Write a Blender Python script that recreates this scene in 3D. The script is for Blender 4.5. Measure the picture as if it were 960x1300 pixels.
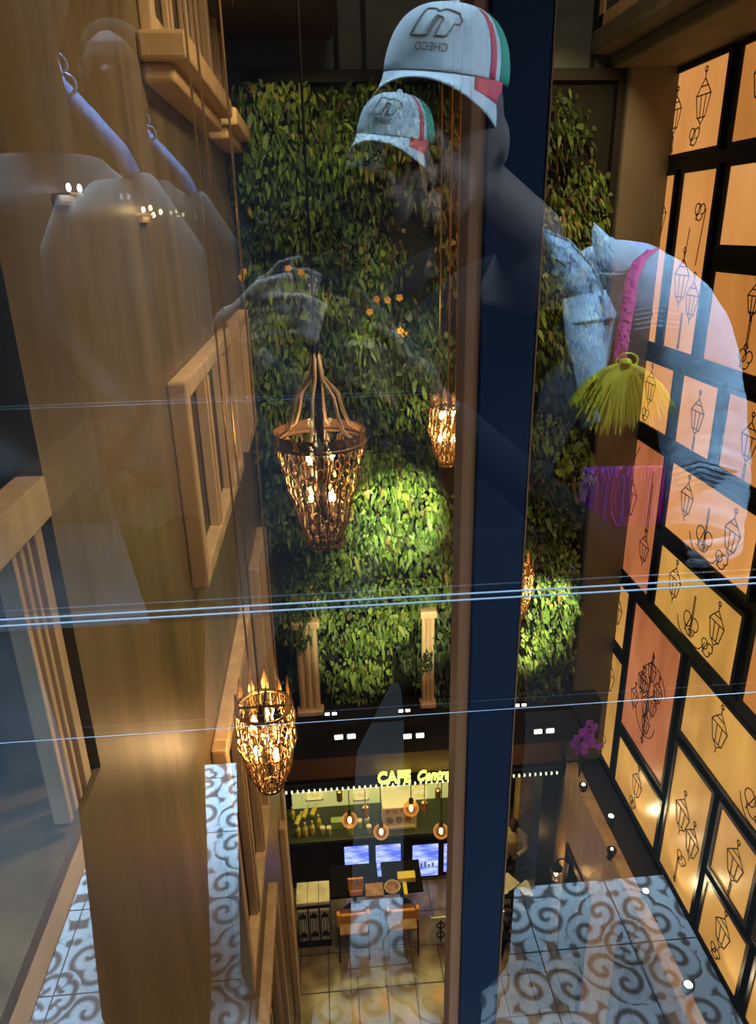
import bpy, bmesh, math, random
import numpy as np
from mathutils import Vector, Matrix, Euler
R = math.radians
PI = math.pi
random.seed(7); rng = np.random.default_rng(7)
S = bpy.context.scene
for o in list(bpy.data.objects): bpy.data.objects.remove(o)
COL = S.collection

# ------------------------------------------------------------------ camera, world, lights, exposure
FPX = 920.0; CX, CY = 480.0, 650.0
def _setup(dv=(400, 300), vv=(530, 3000)):
    d = np.array([dv[0]-CX, -(dv[1]-CY), -FPX]); u = -np.array([vv[0]-CX, -(vv[1]-CY), -FPX])
    u /= np.linalg.norm(u); d = d-d.dot(u)*u; d /= np.linalg.norm(d)
    return np.array([np.cross(d, u), d, u])
MC = _setup()
cam_d = bpy.data.cameras.new('camera'); cam = bpy.data.objects.new('camera', cam_d); COL.objects.link(cam)
cam_d.sensor_fit = 'HORIZONTAL'; cam_d.sensor_width = 36; cam_d.lens = 36*FPX/960
cam_d.clip_start = 0.02; cam_d.clip_end = 100
cam.matrix_world = Matrix([list(MC[0])+[0], list(MC[1])+[0], list(MC[2])+[0], [0, 0, 0, 1]])
S.camera = cam
def ray(px, py): return MC @ np.array([px-CX, -(py-CY), -FPX])
def onX(px, py, X): r = ray(px, py); return Vector(r*X/r[0])
def onY(px, py, Y): r = ray(px, py); return Vector(r*Y/r[1])
def onZ(px, py, Z): r = ray(px, py); return Vector(r*Z/r[2])
def dep(px, py, d): return Vector(ray(px, py)*d/FPX)

S.view_settings.view_transform = 'Standard'; S.view_settings.look = 'None'
S.view_settings.exposure = 0.0; S.view_settings.gamma = 1.0; S.view_settings.use_curve_mapping = False
W = bpy.data.worlds.new('night'); S.world = W; W.use_nodes = True
W.node_tree.nodes['Background'].inputs[0].default_value = (0.25, 0.35, 0.55, 1)
W.node_tree.nodes['Background'].inputs[1].default_value = 0.02

def aim(o, tgt):
    o.rotation_euler = (Vector(tgt)-o.location).to_track_quat('-Z', 'Y').to_euler()
def area(name, loc, tgt, size, power, col, spread=180):
    l = bpy.data.lights.new(name, 'AREA'); l.energy = power; l.color = col; l.shape = 'RECTANGLE'
    l.size, l.size_y = size if isinstance(size, tuple) else (size, size); l.spread = R(spread)
    o = bpy.data.objects.new(name, l); COL.objects.link(o); o.location = loc; aim(o, tgt); return o
def spot(name, loc, tgt, ang, power, col, r=.05, blend=.6):
    l = bpy.data.lights.new(name, 'SPOT'); l.energy = power; l.color = col; l.spot_size = R(ang); l.spot_blend = blend
    l.shadow_soft_size = r
    o = bpy.data.objects.new(name, l); COL.objects.link(o); o.location = loc; aim(o, tgt); return o
def point(name, loc, power, col, r=.03, parent=None):
    l = bpy.data.lights.new(name, 'POINT'); l.energy = power; l.color = col; l.shadow_soft_size = r
    o = bpy.data.objects.new(name, l); COL.objects.link(o); o.location = loc
    if parent: o.parent = parent
    return o
G1, G2 = 0.45, 0.78                     # the two glass sheets (Y of each reflecting face)
DW = 8.0; XL, XR = -0.80, 3.64          # planted wall, left wall, right wall
ZG = -10.3                              # ground floor far below
ZN = -1.5                               # floor we stand on
WARM = (1.0, .62, .28); COOL = (.55, .78, 1.0)
# the landing where the people stand
area('landing_ceiling_lamp', (-.75, -1.1, 1.75), (-.55, -.7, -1.5), (1.2, 1.2), 120, COOL, 75)
area('landing_side_lamp', (1.7, -.25, .55), (.45, -.25, -.30), (.5, .7), 17, COOL, 90)
area('landing_front_fill', (.75, .22, .58), (.30, -.16, .05), (.30, .12), 9, COOL, 100)  # added fill that brightens the front of the cap
# the atrium: wide warm wash from the roof and wall washers aimed at the planting
area('atrium_roof_lamp', (1.2, 4.0, 5.0), (.6, 5.2, -6), (2.5, 2.5), 70, (1, .74, .42), 150)
area('left_wall_washer', (1.8, 3.2, 2.2), (-.8, 4.6, -2.2), (.6, .6), 75, (1, .74, .42), 110)
spot('plant_spot', (1.0, 5.6, -2.6), (.75, 8, -3.15), 34, 1500, (1, .95, .5))
spot('plant_spot', (.9, 5.4, -3.6), (.6, 8, -4.35), 50, 420, (1, .93, .55))
spot('plant_spot', (2.9, 5.8, -3.2), (2.45, 8, -4.75), 28, 1200, (1, .95, .5))
spot('plant_spot', (.9, 5.8, -.3), (.85, 8, -1.45), 36, 300, (1, .88, .42))
spot('plant_spot', (-.1, 5.4, 1.8), (.1, 8, -.2), 60, 190, (1, .78, .36))
spot('plant_spot', (2.4, 5.4, 1.8), (2.3, 8, .2), 56, 230, (1, .68, .32))
area('atrium_pit_lamp', (1.2, 6.4, -6.0), (1.2, 8, -10), (1.5, .6), 9, (1, .75, .35), 140)
area('cafe_ceiling_lamp', (.8, 9.2, -7.25), (.8, 8.7, -10.3), (3.0, 1.0), 48, (1, .84, .28), 150)

# ------------------------------------------------------------------ materials
MATS = {}
def mat(name, col, rough=.6, metal=0, emit=None, es=0, spec=.5, trans=0, coat=0, alpha=1):
    if name in MATS: return MATS[name]
    m = bpy.data.materials.new(name); m.use_nodes = True
    b = m.node_tree.nodes['Principled BSDF']
    b.inputs['Base Color'].default_value = (*col, 1); b.inputs['Roughness'].default_value = rough
    b.inputs['Metallic'].default_value = metal; b.inputs['Specular IOR Level'].default_value = spec
    b.inputs['Transmission Weight'].default_value = trans; b.inputs['Coat Weight'].default_value = coat
    if emit: b.inputs['Emission Color'].default_value = (*emit, 1); b.inputs['Emission Strength'].default_value = es
    MATS[name] = m; return m
def nd(m, t, **kw):
    n = m.node_tree.nodes.new(t)
    for k, v in kw.items():
        if k.startswith('i_'): n.inputs[k[2:].replace('_', ' ')].default_value = v
        else: setattr(n, k, v)
    return n
def lk(m, a, b): m.node_tree.links.new(a, b)
def noisy(m, scale=(4, 4, 4), c1=(0, 0, 0), c2=(1, 1, 1), detail=4, bump=0, lo=.35, hi=.65, target='Base Color', nscale=1.0, also=None):
    tc = nd(m, 'ShaderNodeTexCoord'); mp = nd(m, 'ShaderNodeMapping'); mp.inputs['Scale'].default_value = scale
    n = nd(m, 'ShaderNodeTexNoise'); n.inputs['Scale'].default_value = nscale; n.inputs['Detail'].default_value = detail
    r = nd(m, 'ShaderNodeValToRGB'); r.color_ramp.elements[0].position = lo; r.color_ramp.elements[1].position = hi
    r.color_ramp.elements[0].color = (*c1, 1); r.color_ramp.elements[1].color = (*c2, 1)
    lk(m, tc.outputs['Object'], mp.inputs[0]); lk(m, mp.outputs[0], n.inputs['Vector']); lk(m, n.outputs['Fac'], r.inputs[0])
    b = m.node_tree.nodes['Principled BSDF']; lk(m, r.outputs[0], b.inputs[target])
    if also: lk(m, r.outputs[0], b.inputs[also])
    if bump:
        bp = nd(m, 'ShaderNodeBump'); bp.inputs['Strength'].default_value = bump; lk(m, n.outputs['Fac'], bp.inputs['Height'])
        lk(m, bp.outputs[0], b.inputs['Normal'])
    return m

M_plaster = noisy(mat('brown_plaster', (.2, .12, .05), .42), (5, 5, .6), (.135, .098, .052), (.22, .165, .09), 5, .08)
M_bronze = noisy(mat('bronze_moulding', (.6, .42, .24), .42, .0), (9, 9, 1.2), (.60, .42, .24), (.78, .58, .34), 4)
M_bronze_dark = mat('dark_bronze', (.20, .10, .045), .5, 0)
M_cover = mat('brown_cover', (.26, .10, .035), .6)
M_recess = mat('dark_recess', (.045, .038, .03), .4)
M_taupe = noisy(mat('taupe_plaster', (.25, .2, .14), .7), (2, 2, 1), (.13, .12, .085), (.19, .17, .125), 4)
M_grey = noisy(mat('slate_panel', (.09, .12, .13), .5), (1, 1, 3), (.07, .10, .11), (.12, .15, .155), 3)
M_black = mat('black_metal', (.012, .012, .014), .4, .5)
M_dark = mat('dark_surface', (.018, .015, .013), .6, spec=.3)
M_navy = mat('navy_metal', (.006, .016, .036), .7, 0, spec=.15)
M_navyglass = mat('dark_glass', (.010, .015, .028), .8, spec=.05)
M_steel = mat('polished_edge', (.30, .36, .45), .25, .3)
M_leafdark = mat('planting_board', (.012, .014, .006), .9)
M_parch = {}
def parch(name, c1, c2, s):
    m = mat(name, (.25, .16, .08), .28)
    noisy(m, (2.2, 2.2, .7), c1, c2, 5, 0, .3, .72, 'Emission Color')
    m.node_tree.nodes['Principled BSDF'].inputs['Emission Strength'].default_value = s
    return m
M_amber = parch('amber_backlit_parchment', (.72, .27, .06), (.92, .42, .13), .95)
M_amber2 = parch('orange_backlit_parchment', (.50, .17, .03), (.66, .26, .06), .95)
M_gold = parch('golden_backlit_parchment', (.46, .21, .04), (.88, .46, .10), .95)
M_red = parch('red_backlit_parchment', (.36, .09, .03), (.66, .22, .09), .95)
M_ink = mat('ink_line', (.012, .008, .005), .7)
M_ink2 = mat('faded_ink', (.10, .045, .015), .8)
M_bulb = mat('glowing_filament', (1, .8, .5), .3, emit=(1, .66, .26), es=30)
M_gbulb = mat('amber_globe_glow', (1, .5, .1), .3, emit=(1, .45, .12), es=3.2)
M_dot = mat('strip_bulb', (1, 1, .7), .3, emit=(.95, 1, .55), es=4)
M_spotlamp = mat('spot_lens', (1, 1, 1), .3, emit=(1, .90, .66), es=7)
M_link = mat('bronze_link', (.55, .36, .17), .25, .85)
M_crystal = mat('glowing_crystal', (.95, .78, .5), .08, .0, emit=(1, .55, .2), es=.12, spec=.8)  # slight glow added to imitate candle light in the crystals
M_denim = noisy(mat('pale_denim', (.45, .52, .6), .85), (60, 60, 60), (.33, .45, .58), (.45, .55, .66), 2, .15)
M_seam = mat('denim_seam', (.26, .32, .40), .9)
M_black_cloth = mat('black_cloth', (.012, .011, .012), .95, spec=.05)
M_greycloth = noisy(mat('grey_brown_cloth', (.1, .09, .085), .95), (6, 6, 2), (.03, .027, .026), (.10, .088, .08), 3)
M_skin = mat('skin', (.07, .04, .03), .7, spec=.2)  # darker skin copy, keeps the heads looking unlit
M_hand_lit = mat('lit_hand_skin', (.17, .11, .10), .7)  # lighter skin copy, the lit hand's brightness put into its colour
M_hair = mat('dark_hair', (.010, .008, .006), .95, spec=.05)
M_capw = mat('white_cap_cloth', (.72, .78, .80), .8)
M_capg = mat('green_cap_mesh', (.02, .17, .10), .8)
M_capr = mat('red_cap_stripe', (.42, .02, .03), .7)
M_logo = mat('grey_embroidery', (.10, .11, .10), .7)
M_pink = mat('pink_webbing', (.62, .06, .20), .8)
M_mag = mat('magenta_yarn', (.70, .03, .42), .85)
M_yellow = mat('yellow_yarn', (.85, .72, .03), .8)
M_blue = mat('blue_webbing', (.16, .28, .55), .8)
M_white = mat('white_enamel', (.75, .72, .6), .5)
M_cream = noisy(mat('cream_marble', (.6, .55, .4), .35), (5, 5, 5), (.55, .52, .36), (.85, .82, .62), 6)
M_orange = mat('orange_upholstery', (.75, .32, .05), .6)
M_wood = noisy(mat('brown_wood', (.3, .15, .06), .5), (8, 8, 1), (.20, .10, .04), (.38, .21, .09), 4)
M_screen = noisy(mat('blue_screen', (.02, .02, .03), .2), (2, 2, 9), (.10, .16, .95), (.55, .65, 1.0), 2, 0, .4, .62, 'Emission Color')
M_screen.node_tree.nodes['Principled BSDF'].inputs['Emission Strength'].default_value = 1.6
M_lit = mat('lit_menu_wall', (.6, .6, .3), .5, emit=(.62, .64, .22), es=.75)
M_pic = noisy(mat('menu_picture', (.5, .4, .1), .4), (14, 14, 14), (.85, .62, .06), (.95, .9, .45), 2, 0, .4, .6, 'Emission Color')
M_pic.node_tree.nodes['Principled BSDF'].inputs['Emission Strength'].default_value = .9
M_sign = mat('neon_letters', (1, 1, .5), .4, emit=(.82, 1.0, .16), es=1.9)
M_ybottle = mat('yellow_bottle', (.75, .62, .12), .25)
M_gjar = mat('green_jar', (.35, .5, .2), .25)
M_redposter = noisy(mat('red_poster', (.6, .1, .06), .5), (20, 20, 20), (.55, .08, .05), (.75, .5, .15), 2)
M_purple = mat('glowing_petals', (.35, .06, .75), .6, emit=(.2, .03, .4), es=.08)  # faint glow in the petals stands in for purple light
M_grass = mat('yellow_green_lacquer', (.42, .45, .08), .4)
M_marble = noisy(mat('ground_marble', (.35, .28, .15), .16), (3, 3, 3), (.14, .10, .05), (.34, .26, .14), 8)
M_groundline = mat('marble_joint', (.05, .035, .02), .5)

def leaf_mat(name, stops, tr=.35):
    m = mat(name, (.1, .2, .03), .55)
    b = m.node_tree.nodes['Principled BSDF']
    a = nd(m, 'ShaderNodeAttribute', attribute_name='tint')
    r = nd(m, 'ShaderNodeValToRGB'); e = r.color_ramp.elements
    e[0].position, e[0].color = 0, (*stops[0], 1); e[1].position, e[1].color = 1, (*stops[-1], 1)
    for i, c in enumerate(stops[1:-1]):
        k = e.new((i+1)/(len(stops)-1)); k.color = (*c, 1)
    lk(m, a.outputs['Fac'], r.inputs[0]); lk(m, r.outputs[0], b.inputs['Base Color'])
    return m
M_leaf = leaf_mat('leaf', [(.015, .03, .008), (.04, .08, .015), (.10, .19, .03), (.24, .36, .05), (.34, .36, .13)])

# glass: one coated reflecting face per sheet, other faces clear
def glassmat(name, fac, tint=(.86, .95, 1)):
    m = bpy.data.materials.new(name); m.use_nodes = True; nt = m.node_tree; nt.nodes.clear()
    o = nd(m, 'ShaderNodeOutputMaterial'); mx = nd(m, 'ShaderNodeMixShader'); t = nd(m, 'ShaderNodeBsdfTransparent')
    g = nd(m, 'ShaderNodeBsdfGlossy'); g.inputs['Roughness'].default_value = 0; g.inputs['Color'].default_value = (*tint, 1)
    mx.inputs[0].default_value = fac
    lk(m, t.outputs[0], mx.inputs[1]); lk(m, g.outputs[0], mx.inputs[2]); lk(m, mx.outputs[0], o.inputs[0]); return m
M_g1 = glassmat('coated_glass', .22); M_g2 = glassmat('coated_glass_inner', .30)
M_clear = bpy.data.materials.new('clear_glass'); M_clear.use_nodes = True
M_clear.node_tree.nodes.clear(); _o = nd(M_clear, 'ShaderNodeOutputMaterial'); _t = nd(M_clear, 'ShaderNodeBsdfTransparent'); lk(M_clear, _t.outputs[0], _o.inputs[0])
def amber_glass():
    m = bpy.data.materials.new('amber_glass'); m.use_nodes = True; m.node_tree.nodes.clear()
    o = nd(m, 'ShaderNodeOutputMaterial'); mx = nd(m, 'ShaderNodeMixShader'); t = nd(m, 'ShaderNodeBsdfTransparent')
    t.inputs[0].default_value = (1, .72, .4, 1)
    g = nd(m, 'ShaderNodeEmission'); g.inputs[0].default_value = (1, .42, .1, 1); g.inputs[1].default_value = 1.1
    lw = nd(m, 'ShaderNodeLayerWeight'); lw.inputs[0].default_value = .35; lk(m, lw.outputs['Facing'], mx.inputs[0])
    lk(m, t.outputs[0], mx.inputs[1]); lk(m, g.outputs[0], mx.inputs[2]); lk(m, mx.outputs[0], o.inputs[0]); return m
M_amberglass = amber_glass()

def tilemat():
    """cream scroll ornament on grey-brown cement tiles, from distance fields in a four-fold mirrored cell"""
    m = mat('scroll_tile', (.5, .5, .5), .35); b = m.node_tree.nodes['Principled BSDF']
    tc = nd(m, 'ShaderNodeTexCoord'); sp = nd(m, 'ShaderNodeSeparateXYZ'); lk(m, tc.outputs['Object'], sp.inputs[0])
    def mth(op, a, b2=None, c=None):
        n = nd(m, 'ShaderNodeMath', operation=op)
        for i, v in enumerate((a, b2, c)):
            if v is None: continue
            if isinstance(v, (int, float)): n.inputs[i].default_value = v
            else: lk(m, v, n.inputs[i])
        return n.outputs[0]
    T = .42
    wx = mth('ADD', sp.outputs[0], mth('MULTIPLY', mth('SINE', mth('MULTIPLY', sp.outputs[1], 23)), .006))
    wy = mth('ADD', sp.outputs[1], mth('MULTIPLY', mth('SINE', mth('MULTIPLY', sp.outputs[0], 21)), .006))
    u = mth('ABSOLUTE', mth('SUBTRACT', mth('FRACT', mth('DIVIDE', wx, T)), .5))
    v = mth('ABSOLUTE', mth('SUBTRACT', mth('FRACT', mth('DIVIDE', wy, T)), .5))
    mx_ = mth('MAXIMUM', u, v); mn_ = mth('MINIMUM', u, v)
    def dist(cx, cy):
        a = mth('SUBTRACT', mx_, cx); c = mth('SUBTRACT', mn_, cy)
        return mth('SQRT', mth('ADD', mth('MULTIPLY', a, a), mth('MULTIPLY', c, c)))
    def ring(cx, cy, r, w): return mth('SUBTRACT', mth('ABSOLUTE', mth('SUBTRACT', dist(cx, cy), r)), w)
    def disc(cx, cy, r): return mth('SUBTRACT', dist(cx, cy), r)
    sh = [ring(.17, .10, .07, .018), ring(.0, .0, .36, .022), disc(.17, .085, .032), ring(.40, .16, .085, .024), disc(.40, .155, .035),
          ring(.33, .33, .10, .026), disc(.30, .02, .055), disc(.50, .02, .06), ring(.5, .30, .07, .02), disc(0, 0, .055), disc(.36, .28, .05), disc(.47, .47, .07),
          disc(.24, .2, .035), disc(.27, .23, .05), disc(.12, .0, .05), ring(.0, .0, .30, .03), disc(.47, .12, .05)]
    d = sh[0]
    for s in sh[1:]: d = mth('MINIMUM', d, s)
    at_ = None
    for (cx, cy, Rr, sg_, ph) in ((.20, .11, .12, 1, .4), (.405, .20, .11, -1, 2.0), (.06, .03, .075, 1, 0), (.44, .42, .10, -1, 1.0)):
        dd = dist(cx, cy); an = nd(m, 'ShaderNodeMath', operation='ARCTAN2')
        lk(m, mth('SUBTRACT', mn_, cy), an.inputs[0]); lk(m, mth('SUBTRACT', mx_, cx), an.inputs[1])
        sp_w = mth('SINE', mth('ADD', mth('MULTIPLY', an.outputs[0], sg_), mth('MULTIPLY_ADD', dd, 2*PI/.075, ph)))
        sd = mth('MULTIPLY_ADD', sp_w, -.012, -.004)
        ins = mth('LESS_THAN', dd, Rr); d = mth('ADD', mth('MULTIPLY', d, mth('SUBTRACT', 1, ins)), mth('MULTIPLY', sd, ins))
    holes = mth('SUBTRACT', .022, dist(.30, .02))
    d = mth('MAXIMUM', d, holes)
    f = mth('MULTIPLY_ADD', d, -70, .5); f = mth('MINIMUM', mth('MAXIMUM', f, 0), 1)
    H = .21
    ju = mth('ABSOLUTE', mth('SUBTRACT', mth('FRACT', mth('DIVIDE', sp.outputs[0], H)), .5))
    jv = mth('ABSOLUTE', mth('SUBTRACT', mth('FRACT', mth('DIVIDE', sp.outputs[1], H)), .5))
    j = mth('LESS_THAN', mth('MAXIMUM', ju, jv), .492)
    mx = nd(m, 'ShaderNodeMix', data_type='RGBA'); mx.inputs[6].default_value = (.20, .17, .16, 1); mx.inputs[7].default_value = (.86, .90, .92, 1)
    lk(m, f, mx.inputs[0])
    m2 = nd(m, 'ShaderNodeMix', data_type='RGBA'); m2.inputs[6].default_value = (.07, .06, .06, 1)
    lk(m, j, m2.inputs[0]); lk(m, mx.outputs[2], m2.inputs[7]); lk(m, m2.outputs[2], b.inputs['Base Color'])
    return m
M_tile = tilemat()

# ------------------------------------------------------------------ mesh helpers
class MB:
    def __init__(s): s.v = []; s.f = []
    def add(s, vs, fs):
        n = len(s.v); s.v += [Vector(p) for p in vs]; s.f += [[i+n for i in f] for f in fs]; return s
    def box(s, x0, x1, y0, y1, z0, z1, M=None):
        vs = [Vector((x, y, z)) for z in (z0, z1) for x, y in ((x0, y0), (x1, y0), (x1, y1), (x0, y1))]
        if M is not None: vs = [M @ p for p in vs]
        return s.add(vs, [(3, 2, 1, 0), (4, 5, 6, 7), (0, 1, 5, 4), (1, 2, 6, 5), (2, 3, 7, 6), (3, 0, 4, 7)])
    def tube(s, pts, r, n=8, cap=True, flat=1.0):
        pts = [Vector(p) for p in pts]; k = len(pts)
        rs = list(r) if hasattr(r, '__len__') else [r]*k
        vs = []; up = None
        for i, p in enumerate(pts):
            t = (pts[min(i+1, k-1)]-pts[max(i-1, 0)])
            t = t.normalized() if t.length > 1e-9 else Vector((0, 0, 1))
            if up is None: up = Vector((0, 0, 1)) if abs(t.z) < .9 else Vector((0, 1, 0))
            a = up-t*up.dot(t)
            if a.length < 1e-6: a = t.orthogonal()
            a.normalize(); b = t.cross(a); up = a
            for j in range(n):
                q = 2*PI*j/n; vs.append(p+(a*math.cos(q)+b*math.sin(q)*flat)*rs[i])
        fs = [(i*n+j, i*n+(j+1) % n, (i+1)*n+(j+1) % n, (i+1)*n+j) for i in range(k-1) for j in range(n)]
        if cap: fs += [tuple(range(n))[::-1], tuple(range((k-1)*n, k*n))]
        return s.add(vs, fs)
    def lathe(s, prof, c=(0, 0, 0), n=16, M=None):
        c = Vector(c); vs = []
        for r, z in prof:
            for j in range(n):
                q = 2*PI*j/n; p = Vector((r*math.cos(q), r*math.sin(q), z)); vs.append((M @ p if M else p)+c)
        k = len(prof)
        fs = [(i*n+j, i*n+(j+1) % n, (i+1)*n+(j+1) % n, (i+1)*n+j) for i in range(k-1) for j in range(n)]
        fs += [tuple(range(n))[::-1], tuple(range((k-1)*n, k*n))]
        return s.add(vs, fs)
    def ball(s, c, r, n=12, m=8, M=None):
        r = r if hasattr(r, '__len__') else (r, r, r)
        prof = [(max(math.sin(PI*i/m), 1e-3), -math.cos(PI*i/m)) for i in range(m+1)]
        vs = []; c = Vector(c)
        for a, z in prof:
            for j in range(n):
                q = 2*PI*j/n; p = Vector((a*math.cos(q)*r[0], a*math.sin(q)*r[1], z*r[2])); vs.append((M @ p if M else p)+c)
        fs = [(i*n+j, i*n+(j+1) % n, (i+1)*n+(j+1) % n, (i+1)*n+j) for i in range(m) for j in range(n)]
        fs += [tuple(range(n))[::-1], tuple(range(m*n, (m+1)*n))]
        return s.add(vs, fs)
    def grid(s, rows, close=False):
        n = len(rows[0]); vs = [p for r in rows for p in r]
        fs = [(i*n+j, i*n+(j+1) % n, (i+1)*n+(j+1) % n, (i+1)*n+j) for i in range(len(rows)-1) for j in range(n if close else n-1)]
        return s.add(vs, fs)
    def ring(s, c, R1, r, n=24, m=6, M=None, sx=1, sy=1):
        vs = []; c = Vector(c)
        for i in range(n):
            a = 2*PI*i/n
            for j in range(m):
                b = 2*PI*j/m; p = Vector(((R1+r*math.cos(b))*math.cos(a)*sx, (R1+r*math.cos(b))*math.sin(a)*sy, r*math.sin(b)))
                vs.append((M @ p if M else p)+c)
        return s.add(vs, [(i*m+j, ((i+1) % n)*m+j, ((i+1) % n)*m+(j+1) % m, i*m+(j+1) % m) for i in range(n) for j in range(m)])
    def build(s, name, m, parent=None, smooth=False, bevel=0, mirror=False, solid=0, remesh=0, sub=0, label=None):
        vs = s.v; fs = s.f
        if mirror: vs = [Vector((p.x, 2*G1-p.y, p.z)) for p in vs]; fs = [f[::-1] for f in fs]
        off = parent_loc(parent)
        me = bpy.data.meshes.new(name); me.from_pydata([p-off for p in vs], [], [tuple(f) for f in fs]); me.validate()
        if isinstance(m, (list, tuple)):
            for x in m: me.materials.append(x)
        else: me.materials.append(m)
        if smooth or remesh: me.polygons.foreach_set('use_smooth', [True]*len(me.polygons))
        o = bpy.data.objects.new(name, me); COL.objects.link(o)
        if parent: o.parent = parent
        if solid: q = o.modifiers.new('s', 'SOLIDIFY'); q.thickness = solid; q.offset = 0
        if remesh:
            q = o.modifiers.new('r', 'REMESH'); q.mode = 'VOXEL'; q.voxel_size = remesh; q.use_smooth_shade = True
            q = o.modifiers.new('sm', 'SMOOTH'); q.iterations = 4; q.factor = .5
        if sub: q = o.modifiers.new('u', 'SUBSURF'); q.levels = sub; q.render_levels = sub
        if bevel: q = o.modifiers.new('b', 'BEVEL'); q.width = bevel; q.segments = 2; q.limit_method = 'ANGLE'
        if label: o['label'] = label
        return o
def parent_loc(p):
    v = Vector((0, 0, 0))
    while p is not None: v += p.location; p = p.parent
    return v
def thing(name, label, cat, loc=(0, 0, 0), group=None, mirror=False):
    o = bpy.data.objects.new(name, None); COL.objects.link(o); loc = Vector(loc)
    if mirror: loc.y = 2*G1-loc.y
    o.location = loc; o.empty_display_size = .05; o['label'] = label; o['category'] = cat
    if group: o['group'] = group
    return o
def tag(o, label, cat, group=None):
    o['label'] = label; o['category'] = cat
    if group: o['group'] = group
    return o
def struct(name, mb, m, **k):
    o = mb.build(name, m, **k); o['kind'] = 'structure'; return o
def dup(root, loc, label=None, group=None):
    r = root.copy(); COL.objects.link(r); r.location = Vector(loc)
    if label: r['label'] = label
    if group: r['group'] = group
    def rec(a, b):
        for ch in a.children:
            c = ch.copy(); COL.objects.link(c); c.parent = b; rec(ch, c)
    rec(root, r); return r

# ------------------------------------------------------------------ SETTING
# ground floor far below: marble slabs with dark joints
b = MB().box(-2.2, 6, 2.5, 13, ZG-.2, ZG)
struct('floor', b, M_marble)
b = MB()
for i in range(20): x = -2.0+i*.42; b.box(x-.008, x+.008, 2.5, 13, ZG, ZG+.003)
for i in range(18): y = 3.1+i*.6; b.box(-2.2, 6, y-.008, y+.008, ZG, ZG+.003)
struct('trim_1', b, M_groundline)
# planted wall support, slate wall above it, taupe pier
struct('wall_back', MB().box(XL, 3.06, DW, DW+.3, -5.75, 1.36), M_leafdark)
b = MB().box(XL, 5.0, DW-.02, DW+.3, 1.36, 6)
struct('wall_upper', b, M_grey)
b = MB()
for px in (427, 462, 700, 752): X = onY(px, 60, DW)[0]; b.box(X-.02, X+.02, DW-.05, DW-.02, 1.36, 6)
struct('trim_2', b, M_black)
struct('trim_3', MB().box(XL, 3.06, DW-.12, DW-.02, 1.30, 1.40), M_dark)
b = MB().box(3.10, XR+.3, DW-.18, DW+.3, -6.9, 3.2)
struct('wall_pier', b, M_taupe, bevel=.03)
struct('trim_4', MB().box(3.03, 3.10, DW-.10, DW+.1, -5.75, 1.36), M_dark)
# dark reddish ceiling lump at the top left
struct('ceiling', MB().box(XL-.3, 8, 1.2, 13, 6.0, 6.3), M_dark)
struct('trim_5', MB().box(XL, .25, 6.6, DW-.13, 1.62, 3.2), mat('oxblood_soffit', (.035, .012, .01), .5), bevel=.05)
# left wall
struct('wall_left', MB().box(XL-.3, XL, 2.02, DW, -10.3, 6.0).box(XL-.3, XL, 1.15, 2.02, -10.3, -1.66), M_plaster)
struct('wall_corner', MB().box(XL-.55, XL-.30, .95, 2.1, -10.3, 6.0), M_navyglass)
# right wall behind the light boxes
struct('wall_right', MB().box(XR, XR+.35, 1.5, DW-.18, -6.93, 6.0), M_dark)

# window-like bronze frames standing proud of the left wall
def wallframe(n, y0, y1, z0, z1, bars, depth=.10, sill=False, w=.10):
    x0, x1 = XL, XL+depth
    b = MB().box(x0, x1, y0, y0+w, z0, z1).box(x0, x1, y1-w, y1, z0, z1).box(x0, x1, y0+w, y1-w, z1-w, z1).box(x0, x1, y0+w, y1-w, z0, z0+w)
    f = struct('window_%d' % n, b, M_bronze, bevel=.012)
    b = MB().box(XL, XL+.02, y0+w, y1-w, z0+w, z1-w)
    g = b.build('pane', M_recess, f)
    b = MB()
    for i in range(bars):
        t = (i+1)/(bars+1); y = y0+(y1-y0)*t
        b.box(x0+.021, x1-.01, y-w*.45, y+w*.45, z0+w, z1-w)
        b.box(x1-.01, x1+.006, y-w*.2, y+w*.2, z0+w, z1-w)
    if bars: b.build('glazing_bar', M_bronze, f, bevel=.008)
    if sill:
        b = MB().box(XL, XL+.24, y0-.12, y1+.08, z0-.13, z0-.001).box(XL, XL+.16, y0-.08, y1+.05, z0-.22, z0-.13)
        b.build('sill', mat('sandstone', (.62, .42, .2), .6), f, bevel=.02)
    return f
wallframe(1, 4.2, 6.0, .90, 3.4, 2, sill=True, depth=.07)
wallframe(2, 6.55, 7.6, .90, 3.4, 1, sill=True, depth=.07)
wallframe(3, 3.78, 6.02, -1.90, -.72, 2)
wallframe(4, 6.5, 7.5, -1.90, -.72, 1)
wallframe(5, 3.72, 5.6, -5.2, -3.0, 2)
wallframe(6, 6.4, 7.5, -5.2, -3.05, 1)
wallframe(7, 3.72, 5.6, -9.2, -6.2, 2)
# near frame of the dark side window, with its reeded post
b = MB()
for y, w in ((1.93, .045), (1.845, .018), (1.80, .022), (1.75, .022)): b.box(XL-.05, XL-.0, y-w, y+w*.2, -1.62, -.72)
b.box(XL-.06, XL+.02, 1.0, 1.98, -.74, -.62)
struct('window_8', b, M_bronze, bevel=.004)

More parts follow.
